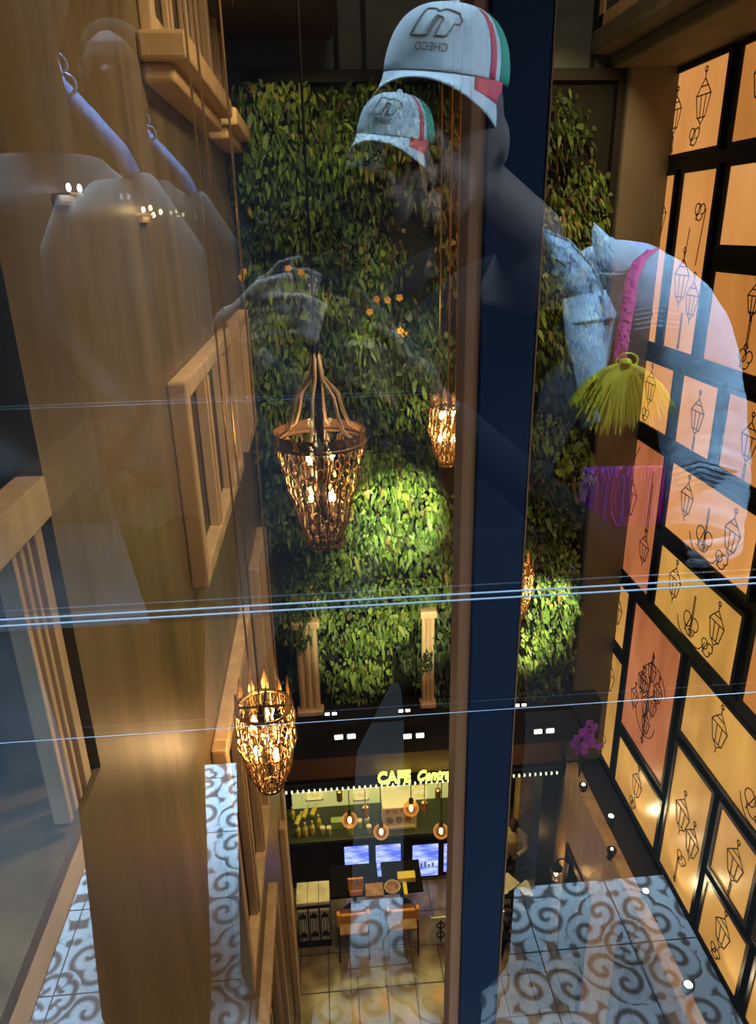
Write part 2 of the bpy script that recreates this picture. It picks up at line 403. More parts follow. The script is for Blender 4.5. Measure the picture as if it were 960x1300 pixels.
# columns added at the foot of the planting in place of faint reflections
def reflection_column(x, z0, z1, w):
    t = thing('wall_reflection_column', 'slender fluted bronze column standing in for a reflection at the %s foot of the planted wall' % ('left' if x < 1 else 'right' if x > 1.6 else 'middle'), 'reflection_column', (x, DW-.33, z0))
    b = MB()
    for k in range(3):
        xx = x-w/2+w*(k+.5)/3; b.tube([(xx, DW-.33, z0+.08), (xx, DW-.33, z1-.1)], w*.17, 8)
    b.build('shaft', M_bronze, t)
    MB().box(x-w*.65, x+w*.65, DW-.41, DW-.25, z1-.1, z1).build('capital', M_bronze, t, bevel=.02)
    MB().box(x-w*.65, x+w*.65, DW-.41, DW-.25, z0, z0+.08).build('base', M_bronze, t, bevel=.02)
reflection_column(-.34, -5.70, -4.35, .26); reflection_column(1.15, -5.70, -4.3, .16); reflection_column(1.80, -5.70, -4.25, .24)

# dark slab under the planting, bronze fascia, soffit
struct('trim_6', MB().box(XL, 3.4, DW-.45, DW+.3, -6.32, -5.74), M_dark)
struct('trim_7', MB().box(XL, 3.1, DW-.05, DW+.2, -7.0, -6.32), M_bronze_dark)
struct('trim_8', MB().box(XL, 3.1, DW-.12, DW+.1, -7.13, -7.0), M_black)
# cafe room shell
struct('wall_cafe_back', MB().box(-2.2, 4.5, 10.6, 10.8, ZG, -7.0), M_dark)
struct('ceiling_cafe', MB().box(-2.2, 4.5, DW+.2, 10.8, -7.2, -7.0), M_dark)
struct('wall_cafe_left', MB().box(-1.9, -1.1, DW+.3, 10.6, ZG, -7.2), M_dark)
# entrance posts left of the cafe
b = MB()
for x0, x1, y in ((-.80, -.72, 7.1), (-.80, -.76, 7.65)): b.box(x0, x1, y-.1, y+.06, ZG, -6.9)
struct('trim_9', b, M_bronze, bevel=.01)
struct('trim_10', MB().box(-1.1, XL, DW, DW+.2, ZG, -7.13), M_black)
# right side: ledge under the light boxes, bronze fascia beam along the arcade, arcade wall with doorway
struct('trim_11', MB().box(3.26, XR+.3, 2.0, DW-.18, -7.04, -6.94), M_dark)
struct('trim_12', MB().box(3.10, 3.26, 2.0, DW-.18, -7.32, -6.90), M_bronze, bevel=.02)
b = MB().box(3.16, 3.30, 7.55, DW+.3, ZG, -7.32).box(3.16, 3.30, 5.9, 6.75, ZG, -7.32).box(3.16, 3.30, 6.75, 7.55, -8.2, -7.32)
struct('wall_arcade', b, M_bronze)
struct('door_1', MB().box(3.13, 3.32, 6.68, 6.76, ZG, -8.15).box(3.13, 3.32, 7.54, 7.62, ZG, -8.15).box(3.13, 3.32, 6.76, 7.54, -8.27, -8.15), M_dark)
struct('wall_arcade_back', MB().box(4.6, 4.8, 2.5, 10.6, ZG, -7.0), M_dark)
# wood clad pier and black post at the right end of the cafe
struct('wall_cafe_pier', MB().box(onY(661, 1000, 9.2).x, onY(689, 1000, 9.2).x, 9.2, 9.5, ZG, -7.2), noisy(mat('veined_wood', (.3, .2, .1), .5), (5, 5, 2), (.22, .15, .06), (.48, .34, .17), 8))
struct('trim_13', MB().box(2.84, 3.10, DW-.05, DW+.3, ZG, -7.13), M_black)
# oriel with glazed side at the top right
b = MB().box(2.75, XR+.2, 4.5, DW-.02, 1.52, 1.72).box(2.95, XR+.2, 4.6, DW-.02, 1.40, 1.52)
struct('trim_14', b, M_taupe, bevel=.03)
b = MB()
for y in (7.9, 6.9, 5.9, 5.0): b.box(2.80, 2.88, y-.06, y+.06, 1.72, 4.5)
b.box(2.80, 2.88, 4.6, 7.98, 1.72, 1.84).box(2.80, 2.88, 4.6, 7.98, 3.2, 3.3)
f = struct('window_9', b, M_bronze)
MB().box(2.82, 2.85, 4.6, 7.98, 1.84, 4.5).build('pane', M_grey, f)

# ------------------------------------------------------------------ LIVING WALL
lw = thing('living_wall', 'tall vertical garden of ivy and ferns covering the far wall', 'living wall', (1.1, DW-.02, -5.72))
N = 34000
X = rng.uniform(XL+.03, 3.02, N); Z = rng.uniform(-5.72, 1.28, N)
# clumps: a relief field made of bumps so the leaves bulge in cushions
nb = 190; bx = rng.uniform(XL, 3.05, nb); bz = rng.uniform(-5.8, 1.3, nb); br = rng.uniform(.16, .42, nb); bh = rng.uniform(.06, .42, nb); bt = rng.normal(0, .2, nb)
d2 = ((X[:, None]-bx)**2+(Z[:, None]-bz)**2)/br**2
Hh = (bh*np.exp(-d2)); depthf = Hh.max(1); ti = bt[Hh.argmax(1)]
Y = DW-.04-depthf-rng.uniform(0, .07, N)
keep = depthf > rng.uniform(.02, .12, N); X, Z, Y, ti, depthf = X[keep], Z[keep], Y[keep], ti[keep], depthf[keep]; N = len(X)
sz = rng.uniform(.026, .055, N)*np.where(rng.random(N) < .12, 1.6, 1.0)
tint = np.clip(.42+ti+rng.normal(0, .16, N), 0, 1)
long_ = rng.random(N) < (.25+.35*(Z > -2))
vs = np.zeros((N, 6, 3)); 
ang = np.where(long_, rng.normal(-PI/2, .35, N), rng.uniform(-PI, 0, N)); tilt = rng.uniform(.0, 1.3, N); roll = rng.normal(0, .9, N)
ax = np.stack([np.cos(ang)*np.cos(tilt), -np.sin(tilt), np.sin(ang)*np.cos(tilt)], 1)
side = np.stack([-np.sin(ang), np.zeros(N), np.cos(ang)], 1)
nrm = np.cross(ax, side); side = side*np.cos(roll)[:, None]+nrm*np.sin(roll)[:, None]
L = sz*np.where(long_, 2.3, 1.25); Wd = sz*np.where(long_, .34, .58)
P0 = np.stack([X, Y, Z], 1)
prof = [(0, 0), (.35, 1), (.7, .72), (1, 0), (.7, -.72), (.35, -1)]
for k, (a, w) in enumerate(prof):
    vs[:, k] = P0+ax*(L*a)[:, None]+side*(Wd*w)[:, None]+np.array([0, 0, -1.0])*(L*a*a*.3)[:, None]
off = np.array(lw.location)
vv = (vs.reshape(-1, 3)-off)
me = bpy.data.meshes.new('foliage'); me.vertices.add(N*6); me.vertices.foreach_set('co', vv.ravel())
me.loops.add(N*6); me.loops.foreach_set('vertex_index', np.arange(N*6, dtype=np.int32))
me.polygons.add(N); me.polygons.foreach_set('loop_start', np.arange(0, N*6, 6, dtype=np.int32)); me.polygons.foreach_set('loop_total', np.full(N, 6, dtype=np.int32))
me.update(calc_edges=True)
at = me.attributes.new('tint', 'FLOAT', 'FACE'); at.data.foreach_set('value', tint.astype(np.float32))
me.materials.append(M_leaf); me.materials.append(leaf_mat('reflection_brown_leaf', [(.03, .02, .008), (.10, .065, .02), (.17, .13, .035), (.28, .23, .06), (.30, .26, .10)]))
pb = np.clip(1-((X-1.6)/1.1)**2-((Z-.3)/1.1)**2, 0, 1)*.80+.06  # browner leaves in the upper area imitate a reflected face and hair
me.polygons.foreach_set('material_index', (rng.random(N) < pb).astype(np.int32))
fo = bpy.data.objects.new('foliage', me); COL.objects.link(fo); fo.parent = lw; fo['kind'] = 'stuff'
M_flower = mat('orange_petal', (.75, .36, .02), .6)
for i, (px, py) in enumerate([(478, 380), (507, 378), (469, 396), (513, 424), (492, 381), (366, 341), (382, 346), (309, 345), (307, 352), (508, 420)]):  # leftmost blossoms stand in for reflected glints of chandelier bulbs
    p = onY(px, py, DW-.42); b = MB()
    for k in range(5):
        a = 2*PI*k/5+i; c = p+Vector((math.cos(a)*.02, -.01, math.sin(a)*.02)); b.ball(c, (.018, .010, .018), 8, 5)
    fl = b.build('flower', M_flower, lw, smooth=True, label='orange blossom on the ivy, leftmost ones imitating bulb glints')

# ------------------------------------------------------------------ LIGHT BOXES on the right wall
def arc(cx, cy, r, a0, a1, n=10, ry=None): return [(cx+r*math.cos(R(a0+(a1-a0)*i/n)), cy+(ry or r)*math.sin(R(a0+(a1-a0)*i/n))) for i in range(n+1)]
def lantern(cx, cy, s, flip=1):
    h, w = s, s*.30
    L = [[(cx-w*.5, cy+h*.28), (cx-w, cy+h*.12), (cx-w*.55, cy-h*.30), (cx+w*.55, cy-h*.30), (cx+w, cy+h*.12), (cx+w*.5, cy+h*.28), (cx-w*.5, cy+h*.28)],
         [(cx-w, cy+h*.12), (cx+w, cy+h*.12)], [(cx-w*.3, cy+h*.12), (cx-w*.2, cy-h*.30)], [(cx+w*.35, cy+h*.12), (cx+w*.22, cy-h*.30)],
         [(cx-w*.5, cy+h*.28), (cx, cy+h*.42), (cx+w*.5, cy+h*.28)], [(cx, cy+h*.42), (cx, cy+h*.55)],
         [(cx-w*.45, cy-h*.30), (cx, cy-h*.42), (cx+w*.45, cy-h*.30)], [(cx, cy-h*.42), (cx, cy-h*.52)]]
    L.append(arc(cx, cy+h*.58, h*.05, 0, 360, 8))
    return [('lantern_drawing', L)]
def wallbracket(cx, cy, s):
    return [('bracket_drawing', [arc(cx, cy, s*.25, 20, 330, 12), arc(cx+s*.45, cy, s*.22, 200, -110, 12), [(cx-s*.1, cy-s*.45), (cx+s*.2, cy+s*.2)], arc(cx+s*.2, cy-s*.2, s*.3, 180, 360, 10)])]
def post(cx, cy0, cy1, s): return [('post_drawing', [[(cx-.008, cy0), (cx-.008, cy1)], [(cx+.014, cy0), (cx+.014, cy1)], arc(cx, cy0+.03, s*.12, 0, 180, 6)])]
def scroll(*pl): return [('scroll_drawing', [q]) for q in pl]
def lightbox(y0, y1, z0, z1, m, label, draw, ink=M_ink):
    x = XR
    t = thing('light_box', label, 'light box', (x, (y0+y1)/2, z0), 'backlit lantern drawings on the right wall')
    g = .045
    b = MB().box(x-.06, x, y0, y0+g, z0, z1).box(x-.06, x, y1-g, y1, z0, z1).box(x-.06, x, y0+g, y1-g, z0, z0+g).box(x-.06, x, y0+g, y1-g, z1-g, z1)
    b.build('frame', M_black, t)
    MB().box(x-.045, x-.005, y0+g, y1-g, z0+g, z1-g).build('diffuser', m, t)
    if draw:
        cy, cz = (y0+y1)/2, (z0+z1)/2
        W_, H_ = (y1-y0-2*g), (z1-z0-2*g)
        for nm, pls in draw(W_, H_):
            b = MB()
            for pl in pls:
                pts = [(-u, v) for u, v in pl]          # u grows to the right as seen from the room
                for (u0, v0), (u1, v1) in zip(pts[:-1], pts[1:]):
                    u0, u1 = [max(-W_/2+.01, min(W_/2-.01, q)) for q in (u0, u1)]; v0, v1 = [max(-H_/2+.01, min(H_/2-.01, q)) for q in (v0, v1)]
                    dv = Vector((0, u1-u0, v1-v0)); ln = dv.length
                    if ln < 1e-5: continue
                    dv.normalize(); nn = Vector((0, -dv.z, dv.y))*.0055
                    a = Vector((x-.047, cy+u0, cz+v0)); c = Vector((x-.047, cy+u1, cz+v1)); o = Vector((-.003, 0, 0))
                    a -= dv*.005; c += dv*.005
                    q = [a-nn, a+nn, c+nn, c-nn]; b.add(q+[p+o for p in q], [(0, 1, 2, 3), (7, 6, 5, 4), (0, 4, 5, 1), (1, 5, 6, 2), (2, 6, 7, 3), (3, 7, 4, 0)])
            b.build(nm, ink, t)
    return t
def D1(W_, H_): return lantern(-W_*.22, 0, H_*.55)+post(-W_*.22, -H_*.5, -H_*.27, .2)+lantern(W_*.2, H_*.06, H_*.62)+wallbracket(W_*.1, -H_*.3, .2)
def Dtall(W_, H_): return lantern(-.02, H_*.25, min(.55, H_*.4))+post(-.02, -H_*.28, H_*.12, .25)+wallbracket(-.05, -H_*.33, .22)
def Dtall2(W_, H_): return lantern(-.1, -H_*.1, .5)+lantern(.16, -H_*.2, .42)+post(.0, -H_*.5, -H_*.28, .2)+scroll([(.14, H_*.0), (.2, H_*.3)], [(-.1, H_*.0), (-.06, H_*.2)])+wallbracket(.05, H_*.3, .2)
def Dsq(W_, H_): return lantern(.0, .06, H_*.62)+wallbracket(-.08, -H_*.33, .18)
def Dmini(W_, H_): return lantern(.02, .0, H_*.6)+post(.02, -H_*.5, -H_*.3, .15)
def Dwide(W_, H_): return lantern(-W_*.27, H_*.1, H_*.58)+lantern(W_*.27, H_*.05, H_*.6)+wallbracket(-W_*.05, -H_*.2, .32)+wallbracket(W_*.18, -H_*.3, .22)+post(0, -H_*.4, H_*.2, .3)+scroll(arc(0, -H_*.15, .3, 200, 340, 10))
def Dred(W_, H_):
    o = []
    for i in range(8):
        u = (random.random()-.5)*W_*.62; v = (random.random()-.5)*H_*.5-.05; o += lantern(u, v, .34)
    return o+scroll(arc(0, -H_*.2, .25, 180, 360, 10), arc(.1, H_*.05, .3, 20, 200, 10))+post(0, -H_*.42, H_*.3, .3)
def Dredt(W_, H_): return lantern(-.22, .1, .62)+lantern(.3, -.35, .4)+post(-.22, -H_*.3, -.3, .3)+scroll([(.3, -.2), (.3, .6)], [(.34, -.2), (.33, .45)], [(-.28, .45), (-.1, .75)])
def Dtwo(W_, H_): return lantern(-.08, .12, .5)+lantern(.17, -.02, .45)+wallbracket(0, -.35, .2)+post(-.02, -.75, -.4, .2)
BX = [
 (6.84, 8.2, .58, 1.38, M_amber, 'wide amber light box with two lantern drawings, highest beside the pier', D1),
 (5.2, 6.70, .58, 1.38, M_amber2, 'orange light box in the top right corner above the right shoulder', Dwide),
 (7.60, 8.2, -1.25, .48, M_amber, 'narrow tall amber light box with one thin lantern, second row beside the pier', Dtall),
 (6.79, 7.50, -1.25, .48, M_amber, 'tall amber light box behind the pink strap with two drawn lanterns', Dtall2),
 (5.2, 6.66, -.24, .48, M_amber, 'amber light box right of the tall pair, upper of two', Dsq),
 (5.2, 6.66, -1.25, -.38, M_amber2, 'dark orange light box right of the tall pair, lower of two', Dtall),
 (7.10, 8.2, -2.14, -1.37, M_amber, 'small amber light box beside the yellow tassel', Dsq),
 (6.22, 6.98, -2.14, -1.37, M_amber, 'small amber light box with hanging lantern inside the sleeve outline', Dmini),
 (5.28, 6.12, -2.14, -1.37, M_amber2, 'small orange light box right of the sleeve outline', Dmini),
 (7.06, 8.2, -4.02, -2.27, M_red, 'tall red light box behind the magenta fringe', Dredt),  # red partly imitates the fringe's reflection over this box
 (5.28, 6.96, -3.08, -2.27, M_amber, 'wide amber light box behind the rolled cuff', Dwide),
 (5.28, 6.96, -4.02, -3.20, M_gold, 'wide golden light box with two lanterns on scroll brackets below the cuff', Dwide),
 (3.6, 5.16, -4.02, -2.27, M_amber2, 'orange light box cut by the right picture edge at sleeve height', Dred),
 (3.6, 5.16, -2.14, -.38, M_amber2, 'orange light box nearest the viewer in the upper rows', Dred),
 (7.50, 8.2, -5.02, -4.14, M_gold, 'smallest golden light box beside the foot of the pier', Dmini),
 (7.46, 8.2, -6.85, -5.12, M_gold, 'narrow tall golden light box lowest beside the pier', Dtall),
 (6.16, 7.40, -5.96, -4.14, M_red, 'large red light box crowded with drawn lanterns', Dred),
 (6.12, 7.38, -6.85, -6.06, M_gold, 'bright golden light box under the red one', Dsq),
 (3.2, 6.05, -5.03, -4.14, M_gold, 'very wide golden light box right of the red one', Dwide),
 (5.24, 6.05, -6.85, -5.13, M_gold, 'tall golden light box with two lanterns and a bright lamp glow', Dtwo),
 (4.46, 5.15, -5.98, -5.13, M_gold, 'golden light box with a slim street lantern right of the tall glowing one', Dmini),
 (4.36, 5.15, -6.85, -6.06, M_gold, 'lowest golden light box near the bottom right corner', Dsq),
 (3.2, 4.37, -5.98, -5.13, M_gold, 'golden light box cut by the right edge above the lowest row', Dmini),
 (3.2, 4.27, -6.85, -6.06, M_gold, 'lowest golden light box cut by the right picture edge', Dsq)]
for i, a in enumerate(BX): lightbox(*a, ink=M_ink2 if i in (0, 3, 15, 18) else M_ink)
# mullion grid between the boxes
b = MB()
for z in (.53, -1.31, -2.205, -4.08): b.box(XR-.05, XR, 3.2, 8.2, z-.05, z+.05)
struct('trim_15', b, M_black)

# ledge uplighters
def uplight(px, py, label, s=1.0, pw=14):
    p = onZ(px, py, -6.80); p.x = min(p.x, XR-.12)
    t = thing('uplighter', label, 'spotlight', (p.x, p.y, -6.94))
    MB().lathe([(.045, 0), (.05, .01), (.035, .03), (.035, .09)], (p.x, p.y, -6.94), 12).build('base', M_black, t)
    MB().lathe([(.05, .09), (.06, .13), (.055, .14)], (p.x, p.y, -6.94), 12).build('head', M_black, t)
    MB().lathe([(.028*s, .141), (.024*s, .15), (.012, .155)], (p.x, p.y, -6.94), 12).build('lens', M_spotlamp, t)
    if pw: spot('uplighter_beam', (p.x, p.y, -6.76), (XR, p.y-.1, -6.1), 100, pw, (1, .8, .45), .03)
    return t
uplight(776, 1036, 'bright spotlight on the dark ledge below the small golden box', 1.2, 16)
uplight(741, 996, 'small dim spotlight on the ledge nearest the pier', .9, 3)
uplight(820, 1131, 'bright spotlight on the ledge at the far tile edge', 1.2, 18)
uplight(777, 1078, 'small spotlight on the ledge between two brighter ones', .6, 3)
uplight(874, 1250, 'brightest spotlight on the ledge, lowest at right', 1.4, 14)

# ------------------------------------------------------------------ CHANDELIERS
def chandelier(kind, label, name_loc, s, glow):
    t = thing('chandelier', label, 'chandelier', name_loc, 'candle chandeliers hanging in the atrium')
    c = Vector(name_loc)
    if kind == 'cone': prof = [(.215, 0), (.205, -.06), (.175, -.18), (.145, -.30), (.115, -.42), (.085, -.52)]
    else: prof = [(.135, 0), (.150, -.08), (.148, -.18), (.125, -.30), (.100, -.40), (.060, -.49)]
    prof = [(r*s, z*s) for r, z in prof]
    def rad(z):
        for (r0, z0), (r1, z1) in zip(prof[:-1], prof[1:]):
            if z >= z1: return r0+(r1-r0)*(z0-z)/(z0-z1)
        return prof[-1][0]
    rm = M_link if kind != 'cone' else M_bronze_dark
    b = MB(); b.ring(c, prof[0][0], .010*s, 32, 6)
    if kind == 'cone':
        rr = prof[0][0]; rows = [[c+Vector((rr*math.cos(2*PI*j/32), rr*math.sin(2*PI*j/32), h*s)) for j in range(32)] for h in (.0, .055)]
        b.grid(rows, True)
    b.build('rim', rm, t, smooth=True)
    MB().ring(c+Vector((0, 0, prof[-1][1])), prof[-1][0], .009*s, 20, 6).build('bottom_ring', rm, t, smooth=True)
    b = MB(); n = 18
    for k in range(n):
        a = 2*PI*k/n; pts = []
        for i in range(13):
            z = prof[-1][1]*i/12; r = rad(z)+.006*s*math.sin(i*1.6); aa = a+.04*math.sin(i*1.1)
            pts.append(c+Vector((r*math.cos(aa), r*math.sin(aa), z)))
        b.tube(pts, .0042*s, 5)
    b.build('cage_wire', M_bronze_dark if kind == 'cone' else M_link, t)
    b = MB(); nt = 8
    for i in range(nt):
        z = prof[-1][1]*(i+.6)/nt; r = rad(z)-.006*s; m = 18 if i < 5 else 13
        for k in range(m):
            a = 2*PI*(k+.5*(i % 2))/m; q = Matrix.Rotation(a, 3, 'Z') @ Matrix.Rotation(R(90), 3, 'Y')
            b.ring(c+Vector((r*math.cos(a), r*math.sin(a), z)), .020*s, .0034*s, 10, 4, q, sx=1.25, sy=.85)
    b.build('link_chain', M_link, t)
    cr = MB().ball((0, 0, 0), (.006*s, .009*s, .022*s), 6, 4); me_ = None
    for i in range(3, 8):
        z = prof[-1][1]*(i+.3)/8; rd = rad(z)-.020*s; m = 10
        for k in range(m):
            a = 2*PI*(k+.25*i)/m
            if me_ is None: o_ = cr.build('crystal', M_crystal); me_ = o_.data; o_.parent = t
            else: o_ = bpy.data.objects.new('crystal', me_); COL.objects.link(o_); o_.parent = t
            o_.location = (rd*math.cos(a), rd*math.sin(a), z); o_.rotation_euler = (0, 0, a)
    # crown spikes
    b = MB(); n = 12
    for k in range(n):
        a = 2*PI*k/n; ca, sa = math.cos(a), math.sin(a); r = prof[0][0]
        hh = (.13 if k % 2 else .085)*s*(1.0 if kind == 'barrel' else .6)
        q = [c+Vector((r*ca-sa*w*s, r*sa+ca*w*s, z)) for w, z in ((-.015, 0), (.015, 0), (.018, hh*.4), (.0, hh), (-.018, hh*.4))]
        o = Vector((ca, sa, 0))*.004*s
        b.add(q+[p+o for p in q], [(0, 1, 2, 3, 4), (9, 8, 7, 6, 5)]+[(i, i+5, (i+1) % 5+5, (i+1) % 5) for i in range(5)])
    b.build('crown', M_link, t)
    # stem / arms
    b = MB()
    if kind == 'cone':
        b.tube([c+Vector((0, 0, -.40*s)), c+Vector((0, 0, .45*s))], .022*s, 10)
        b.build('stem', M_black, t)
        for k in range(6):
            a = 2*PI*k/6+.3; b = MB(); pts = []
            for u, z in ((.012, .42), (.03, .30), (.10, .22), (.12, .14), (.15, .07), (.215, .03)): pts.append(c+Vector((u*s*math.cos(a), u*s*math.sin(a), z*s)))
            b.tube(pts, .009*s, 6); b.build('scroll_arm', M_bronze, t, smooth=True)
        b = MB(); b.tube([c+Vector((0, 0, .45*s)), (c.x, c.y, 5.95)], .006, 6)
        b.build('suspension_rod', M_black, t)
    else:
        for k in range(3):
            a = 2*PI*k/3+.4; r = .075*s; p = c+Vector((r*math.cos(a), r*math.sin(a), 0))
            b = MB(); b.tube([p+Vector((0, 0, -.02)), Vector((p.x, p.y, 5.95))], .006, 6)
            b.build('suspension_rod', M_link, t)
        b = MB().tube([c+Vector((-.13*s, 0, -.0)), c+Vector((.13*s, 0, -.0))], .007*s, 6).tube([c+Vector((0, -.13*s, 0)), c+Vector((0, .13*s, 0))], .007*s, 6)
        b.tube([c, c+Vector((0, 0, -.42*s))], .008*s, 6)
        b.build('stem', M_black, t)
    # candles
    for k, (u, v, z) in enumerate([(-.05, -.03, -.10), (.05, .0, -.09), (0, .05, -.1), (-.055, -.02, -.29), (.045, -.03, -.30), (0, .05, -.28)]):
        p = c+Vector((u*s, v*s, z*s))
        cd = MB().lathe([(.012*s, -.06*s), (.012*s, -.005*s)], p, 8).build('candle', M_white, t)
        MB().lathe([(.006*s, 0), (.019*s, .016*s), (.017*s, .036*s), (.004*s, .070*s)], p, 8).build('candle_bulb', M_bulb, cd, smooth=True)
    point('chandelier_glow', (0, 0, -.18*s), glow, (1, .6, .26), .05, t)
    return t
def at_ring(px, py, d): return dep(px, py, d)
chandelier('cone', 'largest chandelier, dark tapering cage with scroll arms, left of centre', at_ring(406, 560, 3.25), .95, 9)
chandelier('barrel', 'brightly glowing crystal chandelier hanging lowest at the left', at_ring(335, 897, 4.35), 1.22, 16)
cc = at_ring(568, 515, 6.6)
ch3 = chandelier('barrel', 'small chandelier hanging against the ivy just left of the dark post', cc, 1.15, 14)
ch4 = dup(ch3, at_ring(655, 722, 6.7), 'small chandelier half hidden behind the right edge of the dark post')

# ------------------------------------------------------------------ CAFE
def letters(txt, size, m, name, parent, M, ext=.01, shear=0, off=0):
    cu = bpy.data.curves.new('t', 'FONT'); cu.body = txt; cu.size = size; cu.extrude = ext; cu.shear = shear; cu.offset = off; cu.align_x = 'CENTER'
    cu.resolution_u = 3
    o = bpy.data.objects.new('t', cu); COL.objects.link(o); dg = bpy.context.evaluated_depsgraph_get()
    me = bpy.data.meshes.new_from_object(o.evaluated_get(dg)); bpy.data.objects.remove(o); bpy.data.curves.remove(cu)
    b = MB(); b.v = [M @ v.co for v in me.vertices]; b.f = [list(p.vertices) for p in me.polygons]; bpy.data.meshes.remove(me)
    return b.build(name, m, parent) if name else b
sg = thing('cafe_sign', 'glowing yellow green CAFE Central sign above the bulb strip', 'sign', (1.0, DW-.15, -7.0))
MF = lambda x, y, z: Matrix.Translation((x, y, z)) @ Matrix.Rotation(R(90), 4, 'X')
letters('CAFE', .27, M_sign, 'block_letters', sg, MF(.72, DW-.16, -7.055) @ Matrix.Scale(.72, 4, (1, 0, 0)), .015, 0, .008)
letters('Central', .24, M_sign, 'script_letters', sg, MF(1.27, DW-.16, -7.055) @ Matrix.Scale(.68, 4, (1, 0, 0)), .015, .35, .004)
MB().box(.45, 1.62, DW-.14, DW-.12, -7.06, -7.03).build('rail', M_black, sg)
st = thing('bulb_strip', 'row of tiny bulbs along the black canopy edge over the cafe', 'string light', (1.0, DW-.14, -7.1))
MB().box(XL, 3.08, DW-.135, DW-.12, -7.13, -7.07).build('channel', M_black, st)
bm_ = MB().ball((XL+.05, DW-.15, -7.105), (.011, .011, .026), 8, 5).build('bulb', M_dot, st, smooth=True)
for i in range(1, 50):
    c = bm_.copy(); COL.objects.link(c); c.parent = st; c.location.x = i*.0765
def twin(px, py, label, s=1):
    p = onZ(px, py, -6.34); p.y = min(p.y, DW-.14); p.x, p.z = onY(px, py, DW-.40)[0], -6.32
    p = onY(px, py, DW-.47)
    t = thing('twin_downlight', label, 'ceiling light', (p.x, p.y, p.z))
    MB().box(p.x-.17*s, p.x+.17*s, p.y-.03, p.y+.01, p.z-.05*s, p.z+.05*s).build('housing', M_black, t, bevel=.005)
    for k in (-1, 1):
        MB().box(p.x+k*.08*s-.05*s, p.x+k*.08*s+.05*s, p.y-.045, p.y-.03, p.z-.03*s, p.z+.03*s).build('lamp_lens', M_spotlamp, t, bevel=.005)
    return t
twin(438, 933, 'bright twin lamp under the slab above the left of the cafe')
twin(525, 932, 'bright twin lamp under the slab above the cafe lettering')
twin(690, 926, 'bright twin lamp under the slab right of the dark post')
for px, py, l in ((420, 904, 'left'), (513, 900, 'centre'), (660, 893, 'right')): twin(px, py, 'tiny dim twin lamp higher on the slab edge, %s of three' % l, .55)

# counter run along the back
CT = -9.26
cn = thing('service_counter', 'long dark counter with green top across the back of the cafe', 'counter', (.9, 9.4, ZG))
MB().box(-.95, 2.4, 9.14, 9.8, ZG, CT-.06).build('body', M_dark, cn, bevel=.01)
MB().box(-1.0, 2.45, 9.08, 9.84, CT-.06, CT).build('countertop', mat('green_stone', (.030, .040, .022), .5), cn, bevel=.01)
# lit menu wall
mw = thing('menu_light_wall', 'long pale glowing menu panel behind the cafe counter', 'menu board', (.5, 10.0, -9.0))
a0, a1 = onY(369, 994, 10.0), onY(577, 1017, 10.0)
MB().box(a0.x, a1.x, 10.0, 10.1, a1.z, a0.z).build('diffuser', M_lit, mw)
MB().box(a0.x-.05, a1.x+.9, 9.98, 10.1, a0.z, a0.z+.05).box(a0.x-.05, a1.x+.9, 9.98, 10.1, a1.z-.05, a1.z).build('frame', M_black, mw)
MB().box(a0.x-.05, a1.x+.9, 10.1, 10.4, ZG, a1.z).build('back_panel', M_dark, mw)
for i, (x0, x1, nm) in enumerate(((388, 409, 'leftmost'), (449, 467, 'second'), (485, 504, 'third'), (524, 542, 'rightmost'))):
    p, q = onY(x0, 996, 9.97), onY(x1, 1014, 9.97)
    t = thing('menu_picture', 'small yellow food picture on the glowing menu panel, %s from the left' % nm if i in (1, 2) else 'small yellow food picture on the glowing menu panel, %s of four' % nm, 'picture', (p.x, 9.97, q.z), 'food pictures on the menu panel')
    MB().box(p.x, q.x, 9.955, 9.975, q.z, p.z).build('print', M_pic, t)
    MB().box(p.x-.02, q.x+.02, 9.95, 9.98, p.z, p.z+.02).box(p.x-.02, q.x+.02, 9.95, 9.98, q.z-.02, q.z).build('frame', M_wood, t)
# bottles and jars on the counter
def bottle(px, py, m, label, grp, lying=None, s=1.0):
    Yb = 9.45; p = onZ(px, py, CT); Yb = min(max(p.y, 9.18), 9.75); p = Vector((p.x, Yb, CT))
    t = thing('bottle' if m is M_ybottle else 'jar', label, 'bottle' if m is M_ybottle else 'jar', p, grp)
    if lying is not None: Mx = Matrix.Rotation(lying, 3, 'Z') @ Matrix.Rotation(R(78), 3, 'Y'); c = p+Vector((0, 0, .075))
    else: Mx = None; c = p
    if m is M_ybottle: pr = [(.045*s, 0), (.05*s, .02), (.05*s, .17*s), (.02*s, .22*s), (.017*s, .27*s)]
    else: pr = [(.05*s, 0), (.055*s, .02), (.055*s, .13*s), (.045*s, .15*s)]
    MB().lathe(pr, c, 12, Mx).build('body', m, t, smooth=False)
    zt = pr[-1][1]
    cp = MB().lathe([(pr[-1][0]*1.2, zt), (pr[-1][0]*1.2, zt+.03)], c, 12, Mx).build('lid', M_white, t)
    return t
bl = ['yellow bottle standing at the far left of the counter cluster', 'yellow bottle standing in front, second from left in the cluster', 'yellow bottle standing in the middle front of the cluster',
      'yellow bottle standing right of the middle in the cluster', 'yellow bottle standing at the right end of the cluster', 'yellow bottle lying at the centre top of the cluster',
      'yellow bottle lying at the left of the cluster', 'yellow bottle lying at the right of the cluster']
for n_, (px, py, ly) in enumerate(((372, 1040, None), (379, 1061, None), (388, 1060, None), (397, 1058, None), (405, 1050, None), (385, 1043, 1.2), (376, 1052, 1.2), (396, 1040, 1.2))):
    bottle(px, py, M_ybottle, bl[n_], 'yellow bottles on the cafe counter', ly, .85)
for px, py, l in ((410, 1059, 'left'), (418, 1059, 'right')): bottle(px, py, M_gjar, 'pale green jar beside the yellow bottles, %s of two' % l, 'pale green jars beside the bottles', None, .8)
